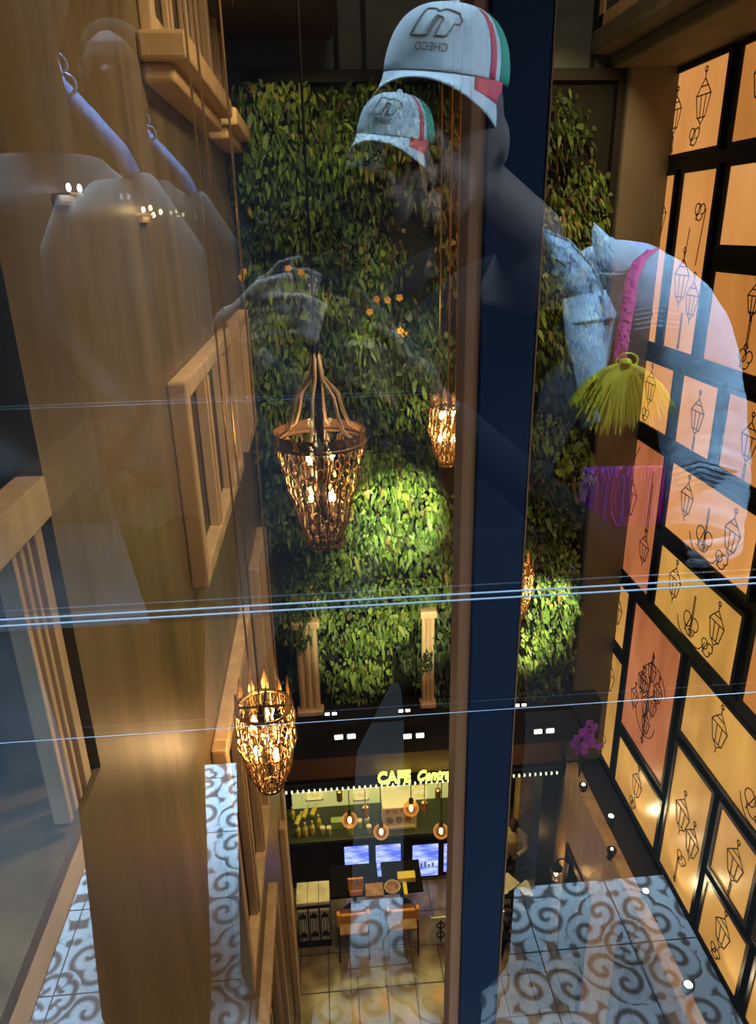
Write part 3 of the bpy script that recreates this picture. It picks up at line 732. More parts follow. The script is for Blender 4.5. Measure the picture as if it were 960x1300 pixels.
for px, py, l in ((457, 1050, 'left'), (466, 1047, 'rear right'), (469, 1059, 'front right')): bottle(px, py, M_gjar, 'green yellow jar, %s of the three mid counter' % l, 'three jars mid counter', None, .8)
bottle(445, 1062, M_gjar, 'single pale jar under the left hanging globe', None)
# cans stacked
t = thing('napkin_stack', 'stack of pale green trays left of the hanging globe', 'trays', onZ(429, 1050, CT)); c = t.location
for j in range(3): MB().box(c.x-.11, c.x+.11, c.y-.06, c.y+.06, CT+.06*j, CT+.06*j+.045).build('tray', M_gjar, t, bevel=.008)
# pastry case
p = onZ(509, 1061, CT); t = thing('pastry_case', 'yellow lit pastry case with two shelves on the counter', 'display case', (p.x, 9.3, CT))
MB().box(p.x-.28, p.x+.28, 9.2, 9.6, CT, CT+.05).box(p.x-.28, p.x+.28, 9.2, 9.6, CT+.42, CT+.46).box(p.x-.28, p.x-.25, 9.2, 9.6, CT+.05, CT+.42).box(p.x+.25, p.x+.28, 9.2, 9.6, CT+.05, CT+.42).build('frame', M_white, t, bevel=.005)
MB().box(p.x-.25, p.x+.25, 9.55, 9.58, CT+.05, CT+.42).build('back_panel', M_lit, t)
MB().box(p.x-.25, p.x+.25, 9.25, 9.55, CT+.22, CT+.24).build('shelf', M_white, t)
for j in range(4): MB().ball((p.x-.18+j*.12, 9.36, CT+.28), (.05, .06, .04), 10, 6).build('pastry', M_orange, t, smooth=True)
for j in range(3): MB().ball((p.x-.15+j*.15, 9.32, CT+.09), (.06, .06, .04), 10, 6).build('pastry', M_wood, t, smooth=True)
# copper cylinders under menu wall
for i, (px, py, l) in enumerate(((431, 1010, 'between the first two menu pictures'), (556, 1008, 'right of the last menu picture'), (464, 1030, 'below the second menu picture'), (539, 1024, 'behind the highest globe'))):
    p = onY(px, py, 9.88 if py < 1015 else 8.85); t = thing('copper_pendant', 'small copper tube pendant %s' % l, 'pendant lamp', p)
    MB().lathe([(.05, -.10), (.055, .1), (.02, .12)], p, 12).build('shade', M_link, t); MB().tube([p+Vector((0, 0, .12)), (p.x, p.y, -7.2)], .006, 6).build('cord', M_black, t)
# globe pendants
def globe(px, py, l):
    p = onY(px, py, DW+.35); t = thing('globe_pendant', 'amber glass globe bulb, %s of four over the counter' % l, 'pendant lamp', p, 'amber globe bulbs over the cafe counter')
    MB().ball(p, .115, 20, 12).build('glass_globe', M_amberglass, t, smooth=True)
    MB().ball(p, (.03, .03, .055), 10, 8).build('filament', M_bulb, t, smooth=True)
    MB().lathe([(.035, .10), (.035, .17), (.012, .18)], p, 10).build('socket', M_black, t)
    MB().tube([p+Vector((0, 0, .18)), (p.x, p.y, -7.2)], .008, 6).build('cord', M_black, t)
    point('globe_glow', (0, 0, 0), 5, (1, .55, .2), .1, t)
globe(444, 1041, 'leftmost'); globe(484, 1056, 'lowest'); globe(522, 1026, 'highest'); globe(560, 1055, 'rightmost')
# screens in the counter front
for i, (x0, y0, x1, y1, l) in enumerate(((437, 1076, 469, 1112, 'leftmost'), (477, 1074, 509, 1110, 'second from the left'), (524, 1074, 556, 1110, 'third from the left'), (564, 1072, 590, 1104, 'rightmost, touching the post'))):
    p, q = onY(x0, y0, 9.07), onY(x1, y1, 9.07)
    t = thing('display_screen', 'blue glowing screen in the cafe counter front, %s' % l, 'screen', (p.x, 9.07, q.z), 'blue screens in the counter front')
    MB().box(p.x, q.x, 9.06, 9.08, q.z, p.z).build('panel', M_screen, t)
    MB().box(p.x-.02, q.x+.02, 9.08, 9.13, q.z-.02, p.z+.02).build('housing', M_black, t)
    b = MB(); w = (q.x-p.x)
    for j in range(5): b.box(p.x+w*(.14+.15*j), p.x+w*(.23+.15*j), 9.05, 9.06, q.z+.2, q.z+.2+.06+.03*((j*7) % 3))
    b.build('screen_content', mat('screen_grey', (.2, .22, .3), .5, emit=(.2, .25, .45), es=.6), t)
# marble topped bar stand with ornate front
t = thing('ornate_bar_stand', 'cream marble topped stand with three black filigree front panels', 'stand', (-.52, 8.2, ZG))
MB().box(-.76, -.26, 8.03, 8.42, ZG, -9.42).build('body', M_black, t)
for j in range(3):
    x = -.76+.168*j
    MB().box(x, x+.163, 8.02, 8.40, -9.42, -9.36).build('marble_top', M_cream, t, bevel=.006)
    MB().box(x+.012, x+.153, 8.005, 8.03, -10.12, -9.5).build('front_panel', M_cream, t)
    b = MB(); cx = x+.082; y = 8.0
    for zz in (-9.62, -10.0):
        for s_ in (-1, 1):
            b.tube([(cx+s_*.055*math.sin(q*.5), y, zz+.07*math.cos(q)) for q in [i*.55 for i in range(10)]], .009, 5)
        b.ball((cx, y, zz), (.028, .01, .045), 8, 6)
        b.ball((cx-.038, y, zz), (.02, .01, .03), 8, 6); b.ball((cx+.038, y, zz), (.02, .01, .03), 8, 6)
    for u in (-.055, -.022, .022, .055): b.tube([(cx+u, y, -10.10), (cx+u, y, -9.52)], .006, 5)
    b.build('filigree', M_black, t)
# tables with things on them
def table(x, y, w, d, label, m=mat('black_laminate', (.006, .006, .005), .9, spec=.1)):
    t = thing('cafe_table', label, 'table', (x, y, ZG))
    MB().box(x-w/2, x+w/2, y-d/2, y+d/2, -9.6, -9.56).build('tabletop', m, t, bevel=.008)
    MB().lathe([(.22, 0), (.22, .02), (.03, .04), (.03, .70)], (x, y, ZG), 16).build('pedestal', M_black, t)
    return t
TT = -9.56
table(.13, 8.55, .75, .6, 'dark cafe table behind the orange chair at left'); table(.88, 8.55, .62, .6, 'dark cafe table holding the round basket'); table(2.60, 8.25, .55, .50, 'dark cafe table with open menus right of the post')
def tb(px, py): p = onZ(px, py, TT); return Vector((p.x, min(max(p.y, 8.3), 8.8), TT))
p = tb(452, 1134); t = thing('red_flyer_stand', 'small stand holding red and yellow flyers on the left table', 'flyer stand', p)
MB().box(p.x-.12, p.x+.12, p.y-.01, p.y+.02, TT+.08, TT+.30, ).build('flyer', M_redposter, t)
MB().box(p.x-.10, p.x+.10, p.y-.05, p.y+.06, TT, TT+.08).build('base', M_orange, t, bevel=.006)
p = tb(476, 1137); MBo = MB().box(p.x-.14, p.x+.14, p.y-.12, p.y+.12, TT, TT+.05).build('serving_board', M_wood, bevel=.01); tag(MBo, 'brown wooden board beside the red flyers', 'board')
p = tb(516, 1116); t = MB().box(p.x-.14, p.x+.14, p.y-.07, p.y+.07, TT, TT+.10).build('yellow_box', M_ybottle, bevel=.01); tag(t, 'small yellow box at the back of the basket table', 'box')
p = tb(500, 1144); t = thing('wicker_basket', 'round woven basket on the middle table', 'basket', p)
MB().lathe([(.07, 0), (.11, .05), (.115, .08), (.10, .08), (.09, .04)], p, 20).build('bowl', M_wood, t, smooth=True); b = MB()
for j in range(3): b.ring(p+Vector((0, 0, .03+.022*j)), .095+.012*j, .008, 20, 5)
b.build('weave', M_ybottle, t)
p = tb(517, 1147); tag(MB().box(p.x-.03, p.x+.03, p.y-.12, p.y+.12, TT, TT+.03).build('folded_napkin', M_ybottle, bevel=.004), 'narrow folded yellow napkin right of the basket', 'napkin')
# chairs seen from behind
def chair(x, y, w, label, cushion=M_orange):
    t = thing('cafe_chair', label, 'chair', (x, y, ZG), None)
    MB().box(x-w/2+.03, x+w/2-.03, y-.02, y+.03, -9.58, -9.40).build('backrest', cushion, t, bevel=.02)
    for s_ in (-1, 1):
        MB().box(x+s_*(w/2)-.025, x+s_*(w/2)+.025, y-.04, y+.05, -9.60, -9.36).build('back_post', cushion, t, bevel=.015)
        MB().tube([(x+s_*w/2, y, -9.6), (x+s_*w/2*1.02, y-.05, ZG)], .014, 6).build('leg', M_black, t)
        MB().tube([(x+s_*w/2*.95, y+.42, -9.84), (x+s_*w/2, y+.46, ZG)], .014, 6).build('leg', M_black, t)
    MB().box(x-w/2, x+w/2, y+.0, y+.45, -9.86, -9.80).build('seat', M_wood, t, bevel=.02)
    MB().tube([(x-w/2, y-.02, -10.08), (x+w/2, y-.02, -10.08)], .012, 6).build('stretcher', M_black, t)
    return t
chair(-.02+.10, 7.80, .44, 'orange backed cafe chair left of the lit floor strip'); chair(.82, 7.80, .44, 'orange backed cafe chair just left of the dark post')
p = onY(559, 1215, 7.9); t = thing('filigree_screen', 'short upright cream panel with dark filigree beside the post', 'screen', (p.x, 7.9, ZG))
MB().box(p.x-.15, p.x+.15, 7.9, 7.93, ZG, -9.75).build('panel', M_cream, t, bevel=.005); b = MB()
for zz in (-9.9, -10.1): b.ring((p.x, 7.895, zz), .06, .01, 16, 5, Matrix.Rotation(R(90), 3, 'X'))
b.tube([(p.x, 7.89, -10.25), (p.x, 7.89, -9.8)], .012, 5).build('filigree', M_black, t)

# ------------------------------------------------------------------ figure helper: limbs merged to one continuous surface
def figure(parts, name, m, parent, voxel, mirror=False):
    b = MB()
    for q in parts:
        if q[0] == 't': b.tube(q[1], q[2], 14, True, q[3] if len(q) > 3 else 1)
        else: b.ball(q[1], q[2], 16, 10, q[3] if len(q) > 3 else None)
    return b.build(name, m, parent, mirror=mirror, remesh=voxel)
def seated(x, y, zf, face, label, shirt, hair, act):
    t = thing('person', label, 'person', (x, y, zf)); c, s = math.cos(face), math.sin(face)
    P = lambda f, l, h: Vector((x+c*f-s*l, y+s*f+c*l, zf+h))
    skin = [('b', P(.12, 0, 1.18), (.075, .08, .105)), ('t', [P(.03, 0, .98), P(.10, 0, 1.12)], [.05, .045]),
            ('b', P(.20, 0, 1.16), (.018, .014, .02)), ('b', P(.12, .08, 1.17), (.015, .012, .025)), ('b', P(.12, -.08, 1.17), (.015, .012, .025))]
    for sd in (-1, 1):
        skin += [('t', [P(.36, sd*.10, .78), P(.42, sd*.07, .80)], [.028, .03])]
        for k in range(4): skin.append(('t', [P(.42, sd*.07+(k-1.5)*.018, .80), P(.47, sd*.06+(k-1.5)*.018, .805), P(.485, sd*.055+(k-1.5)*.016, .79)], [.011, .010, .008]))
        skin.append(('t', [P(.41, sd*.045, .80), P(.44, sd*.02, .82)], [.012, .009]))
    figure(skin, 'body', M_skin, t, .009)
    cl = [('t', [P(-.02, 0, .46), P(.0, 0, .62), P(.03, 0, .85), P(.03, 0, .96)], [.15, .15, .155, .09], 1.25)]
    for sd in (-1, 1):
        cl += [('t', [P(.02, sd*.10, .93), P(.04, sd*.19, .88), P(.10, sd*.23, .68), P(.36, sd*.11, .78)], [.06, .065, .05, .036])]
    figure(cl, 'jacket', shirt, t, .016)
    tr = []
    for sd in (-1, 1): tr += [('t', [P(-.02, sd*.08, .47), P(.42, sd*.11, .50), P(.44, sd*.11, .10)], [.095, .07, .05]), ('b', P(.50, sd*.11, .05), (.12, .05, .05))]
    figure(tr, 'trousers', M_black_cloth, t, .016)
    if hair: figure([('b', P(.10, 0, 1.21), (.085, .09, .09))], 'hair', M_hair, t, .012)
    return t, P
t, P = seated(2.70, 7.45, ZG, R(150), 'person in dark clothes seated looking at a glowing phone', M_black_cloth, True, None)
ph = thing('smartphone', 'glowing phone held by the seated person in dark clothes', 'phone', P(.50, 0, .83))
q = P(.50, 0, .83); MB().box(q.x-.05, q.x+.05, q.y-.04, q.y+.04, q.z, q.z+.012).build('body', M_black, ph, bevel=.003)
MB().box(q.x-.045, q.x+.045, q.y-.035, q.y+.035, q.z+.0125, q.z+.015).build('display', mat('phone_glow', (.5, .4, .6), .3, emit=(.8, .65, 1), es=2.5), ph)
st_ = thing('stool', 'dark stool under the person with the phone', 'stool', (2.70, 7.45, ZG))
MB().lathe([(.15, .30), (.16, .32), (.15, .34)], (2.70, 7.45, ZG), 16).build('seat', M_dark, st_)
for a in range(4): MB().tube([(2.70+.1*math.cos(a*PI/2+.5), 7.45+.1*math.sin(a*PI/2+.5), ZG+.30), (2.70+.17*math.cos(a*PI/2+.5), 7.45+.17*math.sin(a*PI/2+.5), ZG)], .012, 6).build('leg', M_black, st_)
M_beige = mat('beige_cloth', (.50, .38, .2), .85)
t, P = seated(2.82, 9.10, ZG, R(-110), 'person in beige jacket bent over the far side of the menu table', M_beige, False, None)
st_ = dup(st_, (2.82, 9.10, ZG), 'dark stool under the person in beige')
for i, (dx, dy, rz) in enumerate(((-.10, -.1, .6), (.11, -.37, .6))):
    p = Vector((2.66+dx*1.2, 8.33+dy*.6, TT)); Mx = Matrix.Translation(p) @ Matrix.Rotation(rz, 4, 'Z')
    t = MB().box(-.11, .11, -.13, .13, 0, .012, Mx).build('menu_card', M_cream, bevel=.003); tag(t, 'cream menu card lying open on the table, %s page' % ('left' if i == 0 else 'right'), 'menu', 'menu cards on the right table')
tag(MB().lathe([(.085, 0), (.10, .01), (.10, .015)], (2.41, 8.14, TT), 20).build('plate', M_cream), 'round cream plate at the front edge of the menu table', 'plate')
# lantern sconce on arcade wall
def sconce(px, py, label):
    p = onX(px, py, 3.05); t = thing('wall_lantern', label, 'wall lamp', p)
    MB().box(3.13, 3.16, p.y-.05, p.y+.05, p.z-.05, p.z+.25).build('wall_plate', M_black, t, bevel=.005)
    MB().tube([(3.13, p.y, p.z+.18), (3.08, p.y, p.z+.26), (3.0, p.y, p.z+.26), (2.98, p.y, p.z+.18)], .012, 6).build('arm', M_black, t, smooth=True)
    c = Vector((2.98, p.y, p.z)); b = MB().lathe([(.10, .10), (.02, .18)], c, 6).lathe([(.05, -.12), (.06, -.10)], c, 6)
    for k in range(6):
        a = PI/3*k; b.tube([c+Vector((.055*math.cos(a), .055*math.sin(a), -.10)), c+Vector((.09*math.cos(a), .09*math.sin(a), .10))], .006, 5)
    b.build('lantern_cage', M_black, t); MB().ball(c, (.025, .025, .05), 10, 8).build('bulb', M_bulb, t, smooth=True)
    point('lantern_glow', c-p+Vector((-.0, 0, 0)), 14, (1, .55, .2), .04, t)
sconce(712, 1108, 'lit lantern on the bronze arcade wall below the diagonal beam')
# purple flowers near pier foot, purple light put into the petals
p = onY(741, 938, 7.5); t = thing('purple_orchid', 'purple flowers with an added glow rising from the dark ledge at the foot of the pier', 'flowers', (p.x, 7.5, -6.94)); b = MB()
for k in range(26):
    q = p+Vector((rng.normal(0, .09), rng.normal(0, .05), rng.normal(0, .14)))
    for j in range(4): a = j*PI/2+k; b.ball(q+Vector((math.cos(a)*.03, 0, math.sin(a)*.03)), (.028, .012, .028), 6, 4)
b.build('blossom', M_purple, t, smooth=True)
b = MB()
for k in range(5): b.tube([(p.x, 7.52, -6.94), p+Vector((rng.normal(0, .06), .02, rng.normal(0, .1)))], .006, 5)
b.build('stem', M_leafdark, t)

# ------------------------------------------------------------------ THE GLASS AND THE POST
def pane(n, y, x0, x1, z0, z1, m, label, cat='glass sheet'):
    b = MB().box(x0, x1, y, y+.010, z0, z1)
    o = b.build('glass_sheet', [m, M_clear])
    for f in o.data.polygons: f.material_index = 0 if f.normal.y < -.5 else 1
    return tag(o, label, cat)
Z1 = -.241; YP = .70
a = onY(615, 300, YP).x; c = onY(688, 300, YP).x
pane(1, G1, -1.6, 2.4, Z1+.002, .6, M_g1, 'upper sheet of clear reflecting glass above the bright joint line')
pane(2, G1, -1.6, 2.4, ZN+.02, Z1-.002, M_g1, 'lower sheet of clear reflecting glass below the bright joint line')
pane(3, G2, -.79, a+.01, -.435, .9, M_g2, 'inner sheet of clear glass behind the first, left of the navy post')
def joint(y, z, x0, x1, label, r=.0011, gap=.0024):
    b = MB()
    for dz in ((-gap, gap) if gap else (0,)): b.tube([(x0, y-.006, z+dz), (x1, y-.006, z+dz)], r, 6)
    return tag(b.build('glass_joint', M_steel), label, 'glass joint')
joint(G1, Z1, -1.6, 2.4, 'bright double joint line crossing the whole glass', .0007)
joint(G1, -.338, -1.6, 2.4, 'faint thin joint line lower across the glass', .00025, 0)
pt = thing('glazing_post', 'dark navy vertical post with bronze edge dividing the view', 'post', ((a+c)/2, YP, -1.6))
MB().box(a, c, YP, YP+.045, -1.6, 1.4).build('box_section', M_navy, pt, bevel=.002)
MB().box(a-.0155, a-.0005, YP+.004, YP+.045, -1.6, 1.4).build('bronze_cover', M_cover, pt, bevel=.002)
MB().box(c+.0002, c+.0014, YP-.001, YP+.01, -1.6, 1.4).build('edge_strip', M_cover, pt)

# ------------------------------------------------------------------ THE LANDING (real side, seen in the glass). Built at its mirrored place and reflected to our side.
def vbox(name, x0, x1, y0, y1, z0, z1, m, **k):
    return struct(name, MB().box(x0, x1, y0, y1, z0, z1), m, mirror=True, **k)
vbox('floor_landing', -.66, .78, G1-.0, 1.28, ZN-.15, ZN, M_tile)
b = MB().box(-.66, -.16, 1.28, 1.80, ZN-.15, ZN); struct('floor_corridor', b, M_tile, mirror=True)
vbox('floor_side', -3.2, -.70, G1, 3.2, ZN-.15, ZN, noisy(mat('grey_carpet', (.3, .3, .32), .9), (3, 3, 3), (.030, .030, .034), (.055, .055, .06), 3))
vbox('trim_16', -.70, -.66, G1, 1.95, ZN-.15, ZN+.004, mat('copper_trim', (.50, .20, .08), .5))
vbox('floor_far', .78, 3.2, G1, 3.2, ZN-.15, ZN, M_dark)
vbox('floor_rear', -.66, .78, 1.96, 3.2, ZN-.15, ZN, M_dark)
vbox('floor_step', -.16, .78, 1.28, 1.96, ZN-.16, ZN-.01, M_dark)
vbox('wall_landing', -3.2, 3.2, 3.2, 3.3, ZN, 2.0, mat('blue_grey_wall', (.035, .042, .05), .8))
vbox('ceiling_landing', -3.2, 3.2, G1, 3.3, 1.95, 2.05, M_dark)
vbox('light_block', -3.2, 3.2, G1+.02, G1+.12, .62, 1.95, M_dark)  # header added out of view to keep landing light off the atrium
struct('trim_18', MB().box(-1.6, 2.4, G1, G2+.05, ZN-.3, ZN-.001), M_dark)

# --- person in the pale denim jacket (mirrored build)
def V(px, py, d): return dep(px, py, d)
pA = thing('person', 'person in white cap and pale denim jacket reflected in the glass, looking down', 'person', (0.30, 1.22, ZN), mirror=True)
hc = V(572, 172, 1.0)
neck = V(672, 300, 1.14)
sR = V(842, 372, 1.13); sL = V(560, 420, 1.20)
elb = V(905, 640, 1.04); hnd = V(470, 520, .98)
yaw = .35
hd = [('b', hc, (.068, .082, .100), Matrix.Rotation(R(18), 3, 'Y') @ Matrix.Rotation(R(18), 3, 'X')),
      ('b', hc+Vector((-.02, -.03, -.06)), (.05, .055, .06)), ('b', hc+Vector((-.035, -.088, -.015)), (.013, .02, .022)),
      ('b', hc+Vector((-.01, -.075, .03)), (.05, .02, .012)), ('b', hc+Vector((-.03, -.08, -.055)), (.024, .012, .007)),
      ('b', hc+Vector((.072, .0, -.01)), (.012, .02, .032)), ('b', hc+Vector((-.074, .0, -.0)), (.012, .02, .032)),
      ('t', [hc+Vector((.02, .03, -.05)), neck, neck+Vector((.0, .02, -.10))], [.05, .055, .08])]
figure(hd, 'body', M_skin, pA, .007, True)
for dx in (-.055, .005):
    MB().ball(hc+Vector((dx, -.077, .012)), (.012, .008, .007), 10, 6).build('eye', M_hair, pA, mirror=True, smooth=True)
figure([('b', hc+Vector((.012, .022, .03)), (.066, .074, .070))], 'hair', M_hair, pA, .01, True)
# T-shirt torso and trousers
hipc = Vector((.25, 1.36, -.62))
tor = [('t', [hipc, Vector((.27, 1.38, -.42)), Vector((.275, 1.36, -.22)), neck+Vector((.01, .12, -.13)), neck+Vector((0, .06, -.06))], [.12, .115, .12, .11, .06], 1.25)]
figure(tor, 'shirt', M_black_cloth, pA, .014, True)
trs = []
for x in (-.115, .225): trs += [('t', [hipc+Vector(((x-.2)*.4, 0, .04)), Vector((x+.03, 1.20, -.95)), Vector((x, 1.08, -1.44))], [.14, .125, .115]), ('b', Vector((x-.01, 1.02, ZN+.04)), (.05, .13, .04))]
figure(trs, 'trousers', M_black_cloth, pA, .014, True)
# jacket: open shell swept round the torso, plus sleeves
def shell(a0, a1, secs, n=22):
    rows = []
    for (c, rx, ry, tw) in secs:
        row = []
        for i in range(n+1):
            a = a0+(a1-a0)*i/n; wv = 1+.025*math.sin(a*7+c.z*30)
            row.append(c+Vector((math.sin(a)*rx*wv, -math.cos(a)*ry*wv, tw*math.sin(a)**2)))
        rows.append(row)
    return rows
nb_ = neck+Vector((.01, .04, -.07))
secs = [(nb_+Vector((0, 0, .0)), .075, .075, -.0), (nb_+Vector((.0, .0, -.03)), .16, .10, -.01), (nb_+Vector((.0, .01, -.09)), .195, .13, 0), (nb_+Vector((0, .02, -.20)), .19, .15, 0), (Vector((.275, 1.29, -.40)), .18, .15, 0), (Vector((.27, 1.30, -.55)), .175, .15, 0)]
b = MB(); b.grid(shell(1.9, 3.9, secs, 24))
jk = b.build('jacket_body', M_denim, pA, mirror=True, solid=.006, smooth=True, sub=1)
# sleeve with folds: right of picture
def sleeve(pts, rs, name, folds=10, parent=pA, amp=.004):
    pts = [Vector(p) for p in pts]; out = []; ro = []
    K = len(pts)-1
    for i in range(K*8+1):
        t = i/8; k = min(int(t), K-1); f = t-k
        p0 = pts[max(k-1, 0)]; p1 = pts[k]; p2 = pts[k+1]; p3 = pts[min(k+2, K)]
        q = .5*((2*p1)+(p2-p0)*f+(2*p0-5*p1+4*p2-p3)*f*f+(3*p1-p0-3*p2+p3)*f**3)
        r = rs[k]*(1-f)+rs[k+1]*f; out.append(q); ro.append(r+amp*math.sin(i*2.4)*(.4+.6*math.sin(i*.37)**2))
    return MB().tube(out, ro, 20).build(name, M_denim, parent, mirror=True, smooth=True, sub=1)
sleeve([V(735, 372, 1.17), V(795, 368, 1.15), V(865, 430, 1.12), V(893, 560, 1.08), V(893, 625, 1.04), V(885, 690, 1.01)], [.060, .075, .072, .062, .060, .055], 'sleeve')
MB().tube([V(640, 400, 1.22), V(575, 425, 1.24), V(510, 500, 1.22), V(470, 620, 1.12)], [.06, .065, .055, .048], 16).build('shaded_sleeve', M_black_cloth, pA, mirror=True, smooth=True)  # black cloth stands in for the unlit denim sleeve
b = MB()
for k in range(3): b.ring(V(885, 672+k*10, 1.012), .052-.001*k, .008, 24, 6, Matrix.Rotation(R(-8), 3, 'Y'))
b.build('rolled_cuff', M_denim, pA, mirror=True, smooth=True)
fa = []
for A_, B_ in ((V(885, 690, 1.01), V(640, 600, .955)), (V(470, 620, 1.12), V(420, 500, .97))): fa.append((A_, B_))
# forearms, blackened in place of dim skin, and hands with fingers around the phone
b = MB().tube([V(885, 700, 1.01), V(760, 700, 1.0), V(570, 530, .96)], [.040, .038, .028], 14)
b.build('shaded_forearm', M_black_cloth, pA, mirror=True, smooth=True)
b = MB().tube([V(470, 620, 1.12), V(400, 560, 1.05), V(330, 470, .985)], [.044, .038, .030], 14)
b.build('shaded_forearm', M_black_cloth, pA, mirror=True, smooth=True)
hp = [('t', [V(572, 532, .96), V(545, 505, .95)], [.024, .024]), ('b', V(520, 485, .945), (.042, .018, .035))]
for k in range(4): hp.append(('t', [V(510-4*k, 462+18*k, .94), V(478-4*k, 446+16*k, .925), V(448-2*k, 440+15*k, .93), V(432, 444+14*k, .94)], [.0105, .0095, .009, .0075]))
hp.append(('t', [V(520, 470, .94), V(500, 430, .93), V(470, 415, .925)], [.014, .011, .009]))
b1 = MB()
for q in hp: b1.tube(q[1], q[2], 10) if q[0] == 't' else b1.ball(q[1], q[2], 12, 8)
b1.build('hand', M_skin, pA, mirror=True, remesh=.004)
hp = [('t', [V(332, 472, .985), V(310, 445, .97)], [.026, .026]), ('b', V(300, 425, .96), (.034, .018, .040))]
for k in range(4): hp.append(('t', [V(305, 392+16*k, .95), V(345, 380+16*k, .935), V(385, 380+15*k, .93), V(415-4*k, 392+14*k, .94)], [.0105, .0098, .009, .0075]))
hp.append(('t', [V(300, 400, .95), V(330, 365, .94), V(372, 352, .935)], [.014, .011, .009]))
b1 = MB()
for q in hp: b1.tube(q[1], q[2], 10) if q[0] == 't' else b1.ball(q[1], q[2], 12, 8)
b1.build('hand', M_hand_lit, pA, mirror=True, remesh=.004)
# collar flaps, placket, pocket, buttons (pale denim)
def poly(name, pts, m, parent, th=.006, lab=None):
    b = MB(); n = len(pts); pts = [Vector(p) for p in pts]; c = sum(pts, Vector())/n
    b.add([c+Vector((0, -.006, 0))]+pts, [(0, i+1, (i+1) % n+1) for i in range(n)])
    o = b.build(name, m, parent, mirror=True, solid=th, sub=0, smooth=True)
    return o
poly('collar', [V(688, 290, 1.06), V(722, 305, 1.06), V(752, 340, 1.06), V(766, 372, 1.055), V(768, 402, 1.06), V(728, 392, 1.07), V(702, 372, 1.07), V(688, 342, 1.07), V(698, 322, 1.065)], M_denim, pA, .008)
poly('collar', [V(755, 284, 1.10), V(772, 303, 1.09), V(808, 318, 1.07), V(812, 345, 1.06), V(768, 347, 1.06), V(756, 330, 1.08), V(752, 300, 1.10)], M_denim, pA, .008)
poly('front_panel', [V(714, 382, 1.05), V(768, 370, 1.045), V(782, 400, 1.03), V(772, 440, 1.0), V(768, 485, .99), V(762, 535, .98), V(738, 545, .98), V(730, 480, .99), V(718, 430, 1.02)], M_denim, pA, .008)
b = MB()
b.tube([V(716, 413, 1.03), V(745, 408, 1.02), V(778, 405, 1.02)], .0022, 6).tube([V(716, 420, 1.03), V(745, 415, 1.02), V(777, 412, 1.02)], .0016, 6)
b.tube([V(724, 432, 1.03), V(745, 440, 1.02), V(768, 436, 1.02)], .002, 6).tube([V(765, 372, 1.035), V(768, 420, 1.02), V(765, 480, 1.02)], .002, 6)
b.tube([V(725, 322, 1.045), V(724, 345, 1.045), V(712, 368, 1.05)], .0015, 6)
b.tube([V(757, 348, 1.045), V(785, 349, 1.04), V(813, 347, 1.04)], .0022, 6).tube([V(690, 292, 1.045), V(722, 305, 1.045), V(752, 338, 1.045), V(767, 372, 1.04)], .0018, 6).tube([V(700, 325, 1.055), V(716, 335, 1.04), V(730, 330, 1.04)], .0022, 6)
b.build('seam', M_seam, pA, mirror=True)
for px, py in ((752, 370), (764, 433), (748, 520)): MB().ball(V(px, py, 1.02), (.0035, .002, .0035), 10, 6).build('button', M_seam, pA, mirror=True, smooth=True)
b = MB()
for k in range(5):
    y = 395+k*6; b.tube([V(806, y, 1.045), V(835, y-5, 1.03), V(865, y, 1.04)], .0016, 5)
for k in range(5): b.tube([V(850+3*k, 596+k*7, .99), V(890, 585+k*7, .975), V(935, 598+k*7, .99)], .0022, 5)
b.build('sleeve_fold', M_seam, pA, mirror=True)
# bag strap, tassel, fringe
t = thing('bag_strap', 'pink woven shoulder strap over the denim jacket', 'strap', V(820, 322, 1.03), mirror=True)
def ribbon(pts, w, wn=Vector((1, 0, 0)), th=.002):
    b = MB(); L_ = [p-wn*w/2 for p in pts]; R_ = [p+wn*w/2 for p in pts]
    b.grid([[a_, c_] for a_, c_ in zip(L_, R_)]); return b
sp_ = [V(828, 318, 1.06), V(812, 330, 1.02), V(802, 355, 1.0), V(797, 390, .99), V(790, 430, .985), V(785, 470, .985)]
ribbon(sp_, .022, Vector((.9, 0, .3))).build('webbing', M_pink, t, mirror=True, solid=.003, smooth=True)
b = MB()
for k in range(60):
    f = k/60*(len(sp_)-1); i = int(f); p = sp_[i].lerp(sp_[min(i+1, len(sp_)-1)], f-i)
    b.ball(p+Vector((rng.uniform(-.008, .008), -.002, 0)), (.003, .002, .0025), 6, 4)
b.build('woven_knot', M_mag, t, mirror=True)
t = thing('yellow_tassel', 'fluffy yellow tassel hanging on the pink strap', 'tassel', V(795, 462, .96), mirror=True)
top = V(794, 460, .965); b = MB()
for k in range(300):
    a = rng.uniform(-1.15, 1.05); q = rng.uniform(-.5, .5); L_ = rng.uniform(.055, .088)
    d = Vector((math.sin(a)*.95, math.sin(q)*.5, -math.cos(a)*.95)); e = Vector((0, 0, -.018))
    b.tube([top, top+d*L_*.4+Vector((0, 0, .006)), top+d*L_*.75, top+d*L_+e], .0009, 3, False)
b.build('yarn', M_yellow, t, mirror=True)
MB().ring(V(796, 458, .965), .010, .0012, 16, 5, Matrix.Rotation(R(90), 3, 'X'), sx=1.5).ball(top, (.009, .008, .006), 8, 6).build('loop', M_yellow, t, mirror=True)
t = thing('fringed_bag', 'magenta and purple fringed bag hanging below the yellow tassel', 'bag', V(795, 590, 1.0), mirror=True)
MB().tube([V(752, 598, 1.0), V(840, 596, 1.0)], .006, 8).build('rim', M_pink, t, mirror=True)
M_viol = mat('violet_yarn', (.42, .04, .70), .85)
